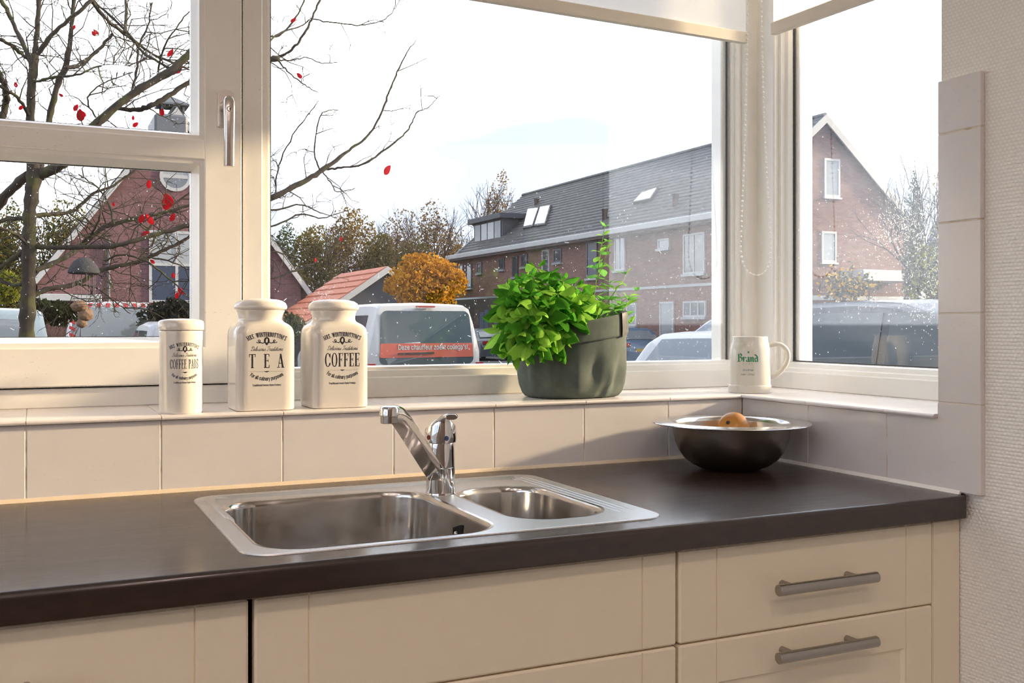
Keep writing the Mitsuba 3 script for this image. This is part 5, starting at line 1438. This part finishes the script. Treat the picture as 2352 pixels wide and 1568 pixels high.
# ---------------------------------------------------------------- cars
def car(label, x, y, heading, L, W, H, col, prof, ground=GZ, belt=.62, glass='mat_car_glass', cat_='car', side_windows=(), rear=None, front=None, key='car', lamps=True, plate=True, wheel=.31, tumble=.13):
    """prof: (x, top) pairs along the length, in units of L and H, from the tail (-.5) to the nose (.5)."""
    t = thing(key, label, cat_)
    c, s = math.cos(heading), math.sin(heading)
    W_ = lambda P: np.c_[x + P[:, 0] * c - P[:, 1] * s, y + P[:, 0] * s + P[:, 1] * c, ground + P[:, 2]]
    zb = belt * H
    half = lambda z: W / 2 - tumble * max(0.0, (z - zb) / (H - zb)) - .05 * max(0, (.30 - z) / .30)
    xs_ = np.linspace(-.5, .5, 61); px_, pz_ = zip(*prof)
    top = np.interp(xs_, px_, pz_) * H
    top = np.convolve(np.pad(top, 1, 'edge'), [.2, .6, .2], 'valid')
    rings = []
    for a, zt in zip(xs_, top):
        e = min(1.0, (0.5 - abs(a)) / .035); e = .86 + .14 * math.sqrt(max(0, 1 - (1 - e) ** 2))
        zs = [.20, .32, min(.55 * H, zt * .8), min(zb, zt - .05), (min(zb, zt - .05) + zt - .05) / 2, zt - .05]
        r = [(-1, z) for z in zs] + [(1, z) for z in reversed(zs)]
        ring = [(a * L, -half(z) * e, z) for z in zs] + [(a * L, -half(zt) * e + .06, zt - .008), (a * L, 0, zt + .015), (a * L, half(zt) * e - .06, zt - .008)] + [(a * L, half(z) * e, z) for z in reversed(zs)]
        rings.append(ring)
    m = loft(rings, True, True, True); m.vertices = W_(np.asarray(m.vertices)); trimesh.repair.fix_normals(m)
    part(t, 'body', m, col, smooth=35)
    topf = lambda a: np.interp(a, xs_, top)

    def sheet(P, nu, nv):
        m = trimesh.Trimesh(W_(np.asarray(P).reshape(-1, 3)), grid_faces(nu, nv), process=False); return m
    for (a0, a1, b0, b1, z0, z1) in side_windows:       # lower and upper x spans, heights (fractions)
        for sd in (-1, 1):
            P = []
            for q in np.linspace(0, 1, 5):
                z = (z0 + (z1 - z0) * q) * H
                for u in np.linspace(0, 1, 9):
                    a = (a0 + (b0 - a0) * q) * (1 - u) + (a1 + (b1 - a1) * q) * u
                    P.append((a * L, sd * (half(z) + .006), z))
            part(t, 'side_window', sheet(P, 5, 9), glass, smooth=True)
    for spec, nm in ((rear, 'rear_window'), (front, 'windscreen')):
        if spec:
            a0, a1, w0, w1 = spec
            P = []
            for q in np.linspace(0, 1, 6):
                a = a0 + (a1 - a0) * q
                for u in np.linspace(-1, 1, 9):
                    P.append((a * L, u * (w0 + (w1 - w0) * q), topf(a) + .014 * (1 - u * u) + .010))
            m = sheet(P, 6, 9); m2 = m.copy(); nrm = W_(np.array([[(-.02 if a0 < 0 else .02), 0, .012]]))[0] - W_(np.zeros((1, 3)))[0]; m2.vertices += nrm
            part(t, nm, m2, glass if nm == 'rear_window' else ('mat_car_glass_pale' if glass != 'mat_car_glass_brown' else 'mat_car_glass_pale'), smooth=True)
    for a in (-.31, .31):
        for sd in (-1, 1):
            p0 = W_(np.array([[a * L, sd * (W / 2 - .18), wheel], [a * L, sd * (W / 2 + .005), wheel]]))
            k = part(t, 'wheel', tube([p0[0], p0[0] + (p0[1] - p0[0]) * .1, p0[0] + (p0[1] - p0[0]) * .9, p0[1]], [wheel * .9, wheel, wheel, wheel * .9], 24), 'mat_tyre', smooth=40)
            part(k, 'hub_cap', tube([p0[1] - (p0[1] - p0[0]) * .1, p0[1] + (p0[1] - p0[0]) * .03], wheel * .62, 20), 'mat_hub', smooth=40)
    if lamps:
        for sd in (-1, 1):
            q = W_(np.array([[dx, sd * W * .36 + dy, z] for dx in (-L / 2 - .012, -L / 2 + .10) for dy in (-.13, .13) for z in (.55 * H * .95, .55 * H * .95 + .14)])); part(t, 'tail_lamp', hull(q), 'mat_tail_red')
    if plate:
        q = W_(np.array([[dx, dy, z] for dx in (-L / 2 - .03, -L / 2) for dy in (-.26, .26) for z in (.40 * H, .40 * H + .11)])); part(t, 'number_plate', hull(q), 'mat_plate_yellow')
    return t, W_


HATCH = [(-.5, .42), (-.495, .60), (-.46, .70), (-.40, .93), (-.33, .985), (-.10, 1.0), (.05, .985), (.12, .93), (.27, .66), (.42, .58), (.48, .50), (.5, .35)]
SEDAN = [(-.5, .40), (-.49, .60), (-.46, .66), (-.34, .70), (-.22, .92), (-.14, .985), (0, 1.0), (.08, .97), (.24, .66), (.44, .57), (.49, .45), (.5, .33)]
MPV = [(-.5, .45), (-.495, .66), (-.475, .80), (-.455, .96), (-.42, .985), (-.2, 1.0), (.06, .985), (.14, .94), (.32, .66), (.43, .56), (.49, .44), (.5, .32)]
VAN = [(-.5, .55), (-.499, .66), (-.492, .80), (-.484, .93), (-.474, .985), (-.40, 1.0), (.10, 1.0), (.20, .965), (.34, .67), (.46, .55), (.495, .42), (.5, .3)]
SW = ((-.36, -.02, -.30, -.03, .64, .92), (0.0, .22, 0.0, .10, .64, .92))
N = PI / 2
car('dark grey saloon parked across the street right of the white van', 18.6, 43.2, N, 4.5, 1.78, 1.42, paint('slate', (0.040, 0.046, 0.055), .2), SEDAN, side_windows=SW, rear=(-.335, -.215, .62, .50))
car('blue hatchback with a yellow plate parked beyond the plant bag', 20.55, 34.4, N, 4.1, 1.76, 1.50, paint('blue', (0.035, 0.079, 0.143), .2), HATCH, side_windows=SW, rear=(-.465, -.405, .66, .56), glass='mat_car_glass_pale')
car('pale blue-grey car at the lower left corner of the casement window', -.72, 15.4, N, 4.2, 1.84, 1.82, paint('pale_blue', (0.166, 0.210, 0.238), .1), MPV, side_windows=SW, rear=(-.492, -.458, .70, .60), glass='mat_car_glass_pale')
car('silver car in front of the red and white striped van', 2.13, 15.6, N, 4.1, 1.75, 1.66, paint('silver', (0.182, 0.190, 0.206), .4), HATCH, side_windows=SW, front=(.13, .265, .56, .66), rear=(-.46, -.405, .66, .56), plate=False)
ma = survey(1590, 790, d=10.4)
car('silver people carrier with a pale windscreen at the right end of the large window', ma[0] + 1.35, ma[1] + 1.2, PI + .72, 4.4, 1.80, 1.53, paint('pearl', (0.293, 0.301, 0.317), .15), MPV, side_windows=SW, front=(.145, .315, .62, .74), glass='mat_car_glass_brown')
mb = survey(1665, 745, d=18.5)
car('white car with brown-tinted windows behind the silver people carrier', mb[0] + .6, mb[1] - .3, PI + .18, 4.5, 1.78, 1.80, paint('white', (0.317, 0.317, 0.321)), MPV, side_windows=((-.42, .24, -.40, .12, .62, .955),), front=(.15, .30, .60, .72), glass='mat_car_glass_brown')
car('dark blue estate car parked close outside the narrow right window', 6.72, 5.85, -N, 3.7, 1.78, 1.49, paint('night', (0.010, 0.014, 0.024), .2), [(-.5, .42), (-.49, .62), (-.47, .80), (-.40, .95), (-.30, .99), (-.1, 1.0), (.02, .985), (.10, .93), (.26, .67), (.42, .58), (.48, .5), (.5, .35)],
    ground=-0.10, belt=.64, side_windows=((-.42, -.005, -.37, -.01, .66, .93), (.015, .245, .015, .115, .66, .93)), front=(.125, .25, .58, .70))
# white van with a banner in its rear window
vt, VW = car('white van with an orange banner across its rear window, behind the coffee jar', 5.66, 15.25 + 2.45, N, 4.9, 1.92, 1.955, paint('white', (0.317, 0.317, 0.321)), VAN, belt=.60, cat_='van', key='van', lamps=False, plate=False, side_windows=((-.40, -.16, -.395, -.165, .62, .90), (-.14, .10, -.14, .08, .62, .90), (.12, .30, .12, .19, .62, .90)), front=(.21, .335, .70, .80), tumble=.20)
RB = -2.45


def rear_sheet(y0, y1, z0, z1, off, r=.05, taper=.07):
    """A panel on the van's tail: y to the left, z up, following the lean of the tail."""
    p = rrect(y0, y1, z0, z1, r, 6).segmentize(.05)
    m = extrude(p, .006)
    def put(v):
        k = (v[1] - z0) / (z1 - z0)
        zz = v[1]
        lean = np.interp(zz / 1.955, [.55, .66, .80, .93, .985], [-.5, -.499, -.492, -.484, -.474]) * 4.9
        return (lean - off - v[2], v[0] * (1 - taper * k), zz)
    m.vertices = VW(np.array([put(v) for v in m.vertices])); return m


part(vt, 'rear_window', rear_sheet(-.80, .80, .98, 1.83, .012, .10, .07), 'mat_car_glass', label='dark rear window')
bn = part(vt, 'banner', rear_sheet(-.795, .795, 1.09, 1.315, .021, .03, .02), 'mat_banner', label='orange-red banner')
def tail_text(p, y, z, off):
    m = extrude(p.buffer(0), .004)
    def put(v): 
        zz = z + v[1]; lean = np.interp(zz / 1.955, [.55, .66, .80, .93, .985], [-.5, -.499, -.492, -.484, -.474]) * 4.9
        return (lean - off - v[2], y - v[0], zz)
    m.vertices = VW(np.array([put(v) for v in m.vertices])); trimesh.repair.fix_normals(m); return m
part(bn, 'lettering', tail_text(sans("Deze chauffeur zoekt collega's!", .078, 1.18, 0, True), -.10, 1.215, .030), 'mat_white_paint', label='white lettering')
part(vt, 'wiper', hull(VW(np.array([[-2.49 - a, b, c] for a in (0, .02) for b, c in ((.50, 1.165), (.50, 1.145), (-.10, 1.175), (-.10, 1.145))]))), 'mat_black_plastic')
part(vt, 'brake_lamp', hull(VW(np.array([[-2.385 - a, b, c] for a in (-.05, .03) for b in (-.15, .15) for c in (1.885, 1.91)]))), 'mat_tail_red')
for s in (-1, 1):
    part(vt, 'tail_lamp', hull(VW(np.array([[a, s * b, c] for a in (-2.475, -2.30) for b in (.86, .965) for c in (.72, 1.00)]))), 'mat_tail_red')
part(vt, 'emblem', cat([tail_text(sa.translate(sg.Polygon([(-.10, -.035), (0, .035), (.10, -.035), (.10, -.062), (0, .008), (-.10, -.062)]), 0, dz), 0, .90, .012) for dz in (.03, -.05)]), 'mat_lead', label='two stacked grey chevrons')
part(vt, 'model_lettering', tail_text(unary_union([sans('JUMPY', .045, .26, 0, True), ell(-.19, .02, .022, .022), ell(.19, .02, .022, .022)]), .66, .80, .012), 'mat_lead', label='small grey lettering')
# striped van
st, SWp = car('grey work van with red and white hazard edging around its rear, behind the bird feeder', 1.60, 24.1 + 2.2, N, 4.4, 1.92, 2.12, paint('white', (0.317, 0.317, 0.321)), VAN, belt=.55, cat_='van', key='van', lamps=False, plate=False, tumble=.16, side_windows=((.12, .30, .12, .19, .62, .90),), front=(.21, .335, .70, .80))
lean2 = lambda z: np.interp(z / 2.12, [.55, .66, .80, .93, .985], [-.5, -.499, -.492, -.484, -.474]) * 4.4
def panel2(y0, y1, z0, z1, off, th=.01): return hull(SWp(np.array([[lean2(z) - off - a, b, z] for a in (0, th) for b, z in ((y0, z0), (y1, z0), (y1 * .93, z1), (y0 * .93, z1))])))
part(st, 'rear_window', panel2(-.78, .78, 1.22, 1.98, .012), 'mat_car_glass_pale', label='grey rear window')
for q in range(9):
    y0 = -.86 + q * .191
    part(st, 'hazard_block', panel2(y0, y0 + .095, 2.0, 2.085, .02), 'mat_hazard_red')
for s in (-1, 1):
    for q in range(6):
        z0 = 1.16 + q * .15
        part(st, 'hazard_block', hull(SWp(np.array([[lean2(z) - .02 - a, s * b, z] for a in (0, .01) for b, z in ((.81, z0), (.93, z0 + .06), (.92, z0 + .13), (.80, z0 + .07))]))), 'mat_hazard_red')

# ---------------------------------------------------------------- the bare tree outside the casement, with a bird feeder
TYD = 4.7
rb = np.random.default_rng(5)
tree = thing('bare_tree', 'moss-stained leafless tree with a few red leaves close outside the casement window', 'tree')


def P3(pts, dy): return np.array([survey(a, b, y=TYD + dy * min(1.0, k / 2.0)) for k, (a, b) in enumerate(pts)])


def rpx(r, p): return r * (p @ np.array(VIEW)) / F


limbs = {  # name: (points, radii in photo pixels, depth offset)
    'trunk': ([(60, 1000), (61, 860), (62, 770), (65, 690), (66, 610), (68, 530), (70, 460), (77, 405), (74, 330), (70, 268), (76, 170), (80, 125)], [22, 20, 17, 16, 15, 15, 16, 17, 13, 10, 10, 9], 0),
    'a1': ([(80, 125), (86, 60), (90, -20)], [6.5, 5.5, 5], 0), 'a2': ([(76, 150), (58, 112), (28, 48), (0, -10)], [6, 5.5, 5, 4.5], .1), 'a3': ([(84, 125), (128, 72), (190, 20), (235, -30)], [6.5, 5, 4.5, 4], -.1),
    'b': ([(86, 402), (104, 330), (114, 272), (134, 190), (152, 150), (164, 70), (172, -20)], [12, 8, 7, 7, 7, 5, 4.5], .15), 'b1': ([(152, 158), (186, 146), (222, 118), (258, 78)], [5, 4.5, 3.8, 3], .15),
    'b2': ([(210, 0), (245, 45), (285, 75), (340, 118), (400, 145), (470, 175)], [4.5, 4.2, 4, 3, 2.4, 1.6], .3), 'b3': ([(286, 74), (290, 30), (288, -20)], [4, 3.4, 3], .3),
    'c': ([(92, 402), (146, 374), (190, 320), (228, 278), (310, 212), (395, 160), (450, 110), (520, 60), (600, 0)], [13, 11, 9.5, 9, 9, 9, 8, 6, 5], -.15),
    'c2': ([(262, 247), (300, 252), (337, 247), (380, 225), (440, 185), (520, 150), (600, 137), (640, 134)], [5, 5, 6, 6, 5.5, 6, 7, 7.5], -.1),
    'c3': ([(638, 132), (668, 115), (695, 82), (715, 45), (735, 0), (742, -25)], [3.4, 3, 2.8, 2.6, 2.3, 2], -.05), 'c4': ([(640, 140), (665, 168), (700, 195), (730, 212)], [2, 1.5, 1.2, .8], -.05), 'c5': ([(642, 138), (672, 138), (705, 133), (740, 145), (775, 143)], [1.8, 1.4, 1.1, 1, .7], 0),
    'd': ([(80, 566), (180, 567), (270, 563), (350, 540), (437, 516), (530, 488), (620, 456), (690, 420), (742, 390), (800, 345), (845, 312), (875, 262), (892, 215), (912, 165), (935, 120), (956, 92)], [6, 5.5, 5.5, 5.5, 6, 6, 6.5, 6.5, 6, 3.2, 2.6, 2.4, 2.2, 1.8, 1.1, .7], -.25),
    'd2': ([(748, 388), (790, 384), (838, 375), (885, 343), (925, 312), (945, 285), (958, 258), (985, 246), (1010, 220)], [2.4, 2.2, 2.4, 2.2, 1.8, 1.5, 1.3, 1, .7], -.2), 'd3': ([(735, 395), (722, 345), (735, 270), (752, 255), (778, 252)], [1.7, 1.5, 1.3, 1, .7], -.25),
    'd4': ([(632, 450), (640, 380), (680, 300), (715, 255), (732, 232)], [1.4, 1.3, 1.3, 1.1, .7], -.2), 'd5': ([(742, 396), (760, 420), (775, 440), (815, 432)], [1.5, 1.3, 1, .7], -.2),
    'e': ([(80, 622), (140, 596), (180, 572), (228, 528), (262, 515), (320, 500), (380, 488), (437, 470)], [6.5, 6, 5.5, 5, 4.6, 4, 3.6, 3], .2), 'f': ([(78, 678), (110, 664), (175, 652), (240, 618), (300, 606), (340, 592), (400, 562), (450, 540)], [7, 6, 5.5, 5, 4.5, 4.4, 4, 3.5], .05),
    'g': ([(72, 496), (120, 492), (168, 484), (215, 445), (262, 425), (300, 398), (340, 365)], [5.5, 5, 4.5, 3.2, 2.8, 2.4, 2], .2), 'h': ([(62, 402), (30, 432), (-20, 492)], [11, 10.5, 10], .3), 'i': ([(62, 500), (30, 502), (-20, 512)], [5.5, 5, 5], .2), 'j': ([(60, 575), (28, 595), (-15, 625)], [7, 6.5, 6], .1),
    'k': ([(-10, 165), (8, 190), (14, 235), (-5, 300)], [9, 7, 8, 8], .5), 'l': ([(-10, 85), (25, 105), (60, 132), (74, 145)], [4, 4, 4.5, 5], .2), 'm': ([(190, 555), (212, 535), (228, 500), (232, 470)], [3.2, 2.8, 2.2, 1.4], -.2),
    'n': ([(240, 598), (280, 585), (335, 600), (380, 632), (420, 668), (440, 690)], [2.4, 2.2, 2.2, 2, 1.6, 1.2], -.1), 'o': ([(437, 640), (530, 645), (623, 638), (680, 620), (717, 605), (764, 573), (785, 532)], [2.6, 2.4, 2.2, 2, 1.8, 1.4, .9], 0), 'p': ([(437, 500), (540, 520), (622, 520), (690, 492), (740, 500), (800, 482)], [2.6, 2.2, 2, 1.8, 1.4, .8], -.1),
    'q': ([(437, 455), (540, 470), (625, 482), (690, 470), (735, 488), (772, 500)], [2.6, 2.2, 2, 1.7, 1.2, .7], .1), 'r': ([(500, 30), (560, 60), (625, 85), (662, 62), (688, 25), (705, -20)], [3, 2.6, 2.3, 2.2, 1.8, 1.5], .2), 's': ([(600, 110), (640, 78), (690, 60), (712, 45)], [2.4, 2, 1.6, 1.4], .15),
    'x1': ([(70, 268), (40, 225), (-10, 190)], [4.5, 4, 3.5], -.2), 'x2': ([(76, 190), (120, 178), (175, 172), (235, 150), (300, 152)], [3.2, 2.8, 2.4, 1.8, 1], -.25), 'x3': ([(300, 215), (315, 160), (318, 110), (340, 60), (352, -10)], [3, 2.8, 2.4, 2, 1.7], .1), 'x4': ([(395, 160), (360, 140), (330, 122), (290, 72), (215, 0)], [3.4, 3.2, 3.2, 3, 2.6], .1), 'x5': ([(360, 185), (372, 120), (400, 70), (437, 25)], [2.4, 2.2, 1.8, 1.3], -.2), 'x6': ([(220, 270), (200, 225), (240, 190), (305, 165)], [2.2, 1.8, 1.5, 1], 0), 'x7': ([(80, 580), (40, 540), (-10, 520)], [4.5, 4, 3.5], -.1), 'x8': ([(262, 515), (250, 470), (225, 430), (180, 400)], [2.6, 2.2, 1.8, 1.4], .1), 'x9': ([(66, 640), (36, 655), (-10, 640)], [5, 4.2, 3.8], .2), 'y1': ([(330, 545), (360, 500), (400, 470), (437, 440)], [3, 2.6, 2.2, 1.8], .1), 'y2': ([(175, 652), (220, 660), (260, 690), (300, 720)], [2.2, 1.8, 1.4, .9], 0), 'y3': ([(300, 606), (300, 650), (296, 700)], [1.8, 1.4, .9], 0), 't': ([(712, 42), (760, 52), (830, 57), (876, 48), (900, 28), (922, -5)], [1.6, 1.3, 1.2, 1, .8, .6], 0), 'u': ([(440, 575), (545, 590), (622, 578), (668, 588), (690, 600)], [2, 1.8, 1.6, 1.4, 1], .1), 'v': ([(340, 590), (390, 600), (437, 620)], [2, 1.6, 1.2], 0), 'w': ([(160, 490), (200, 520), (240, 560), (262, 600)], [2, 1.6, 1.2, .8], .1)}
twigs = []


def twig(p, d, L, r, depth):
    d = d / (np.linalg.norm(d) + 1e-9); pts = [p]; kink = d.copy()
    n = 4 if depth else 3
    for q in range(n):
        kink = kink + rb.normal(0, .34, 3) * np.array([1, .6, 1]); kink /= np.linalg.norm(kink); pts.append(pts[-1] + kink * L / n)
    twigs.append(tube(pts, np.linspace(r, max(r * .35, .0007), len(pts)), 4, caps=False))
    for q in range(rb.integers(1, 3)):
        b = pts[rb.integers(1, len(pts))]; a = rb.normal(size=3) * np.array([1, .5, 1])
        twigs.append(tube([b, b + a / np.linalg.norm(a) * .018 * rb.uniform(.6, 1.6)], [r * .7, r * .3], 3, caps=False))
    if depth:
        for q in range(rb.integers(1, 4)):
            b = pts[rb.integers(1, len(pts))]; a = rb.normal(size=3) * np.array([1, .5, 1]); twig(b, kink + a * .7, L * rb.uniform(.35, .7), r * .6, depth - 1)


for nm, (pts, rad, dy) in limbs.items():
    Q = P3(pts, dy); rr = [rpx(r, p) for r, p in zip(rad, Q)]
    C = bend(Q, 6); ri = np.interp(np.linspace(0, 1, len(C)), np.linspace(0, 1, len(rr)), rr)
    C[1:-1] += rb.normal(0, .0016, (len(C) - 2, 3)); ri = ri * (1 + .08 * rb.normal(size=len(ri)))
    part(tree, 'trunk' if nm == 'trunk' else 'branch', tube(C, ri, 10 if nm == 'trunk' else 7), 'mat_bark', smooth=True)
    if nm == 'trunk': continue
    s = np.concatenate([[0], np.cumsum(np.linalg.norm(np.diff(C, axis=0), axis=1))])
    step = .10 if C[:, 0].mean() > .75 else .058
    for u in np.arange(.05, s[-1], step):
        if rb.random() < (.30 if C[:, 0].mean() > .75 else .08): continue
        p = np.array([np.interp(u, s, C[:, q]) for q in range(3)]); k = min(len(C) - 2, np.searchsorted(s, u))
        dd = C[k + 1] - C[k]; dd /= np.linalg.norm(dd); a = rb.normal(size=3) * np.array([1, .45, 1]); a -= dd * (a @ dd)
        right_side = p[0] > 1.0
        twig(p, dd * .6 + a / np.linalg.norm(a), rb.uniform(.06, .17) if right_side else rb.uniform(.10, .32), .0020 if right_side else .0028, 1 if right_side else 2)
part(tree, 'twigs', cat(twigs), 'mat_bark', kind='stuff')
LF, luv = leaf_mesh(1.0, .62, .25, .20, .05)
lf = mikit.ply(LF, 'mat_red_leaf', smooth=True, uv=luv)
for a, b, sz in [(668, 45, 15), (693, 174, 14), (883, 391, 24), (386, 122, 20), (402, 158, 26), (226, 74, 14), (219, 78, 12), (168, 63, 10), (170, 248, 16), (186, 268, 26), (197, 260, 18), (382, 470, 30), (394, 462, 30), (352, 505, 26), (322, 505, 20), (325, 536, 20), (341, 425, 18), (372, 260, 16), (305, 285, 14), (306, 272, 10), (405, 680, 14), (420, 669, 18), (399, 634, 12), (355, 600, 12), (38, 196, 12), (44, 247, 12), (145, 218, 10), (392, 500, 18), (262, 470, 9), (782, 550, 10), (725, 598, 10)]:
    p = survey(a, b + sz * .4, y=TYD - .05 + rb.normal(0, .08)); L = rpx(sz, p)
    an = rb.uniform(-1.0, 1.0)
    part(tree, 'red_leaf', copy_of(lf, frame(p, (math.sin(an), -.1, math.cos(an)), (rb.normal(0, .4), -1, rb.normal(0, .4)), L * 1.1)), None)

bf = thing('bird_feeder', 'dark domed bird feeder with a wire cage hanging in the bare tree', 'bird feeder')
fc = survey(193, 628, y=TYD - .25); kf = rpx(1.0, fc)
part(bf, 'roof', lathe([(0, 37 * kf), (10 * kf, 36 * kf), (22 * kf, 28 * kf), (31 * kf, 14 * kf), (35 * kf, 3 * kf), (34 * kf, 0), (30 * kf, -1 * kf), (20 * kf, 3 * kf), (0, 6 * kf)], 28, fc), 'mat_felt', smooth=True, label='dark felted dome')
part(bf, 'hanging_wire', tube([fc + (0, 0, 36 * kf), fc + (0, 0, 62 * kf)], .0012, 5), 'mat_black_plastic')
for a in np.arange(8) * PI / 4 + .2:
    part(bf, 'wire', tube([fc + np.array([24 * kf * math.cos(a), 24 * kf * math.sin(a), 2 * kf]), fc + np.array([24 * kf * math.cos(a), 24 * kf * math.sin(a), -72 * kf])], .0011, 5), 'mat_black_plastic')
for z in (-48, -58, -72):
    part(bf, 'wire_ring', tube([fc + np.array([24 * kf * math.cos(a), 24 * kf * math.sin(a), z * kf]) for a in np.linspace(0, 2 * PI, 25)], .0011, 5), 'mat_black_plastic')
for (a, b, rx, rz), lab in zip([(182, 703, 19, 13), (196, 722, 17, 16), (188, 742, 12, 11)], ['tan lump of suet at the top of the wire bird feeder cage', 'tan lump of suet in the middle of the bird feeder', 'smallest tan lump of suet at the foot of the bird feeder']):
    t = thing('suet_lump', lab, 'bird food')
    q = survey(a, b, y=TYD - .25)
    m = trimesh.creation.icosphere(3, 1.0); m.vertices *= (1 + .35 * (meshkit.fbm(m.vertices * 2.2 + a, 3, 2) - .5))[:, None]; m.vertices = m.vertices * np.array([rx, rx, rz]) * kf + q
    part(t, 'lump', m, 'mat_suet', smooth=True)
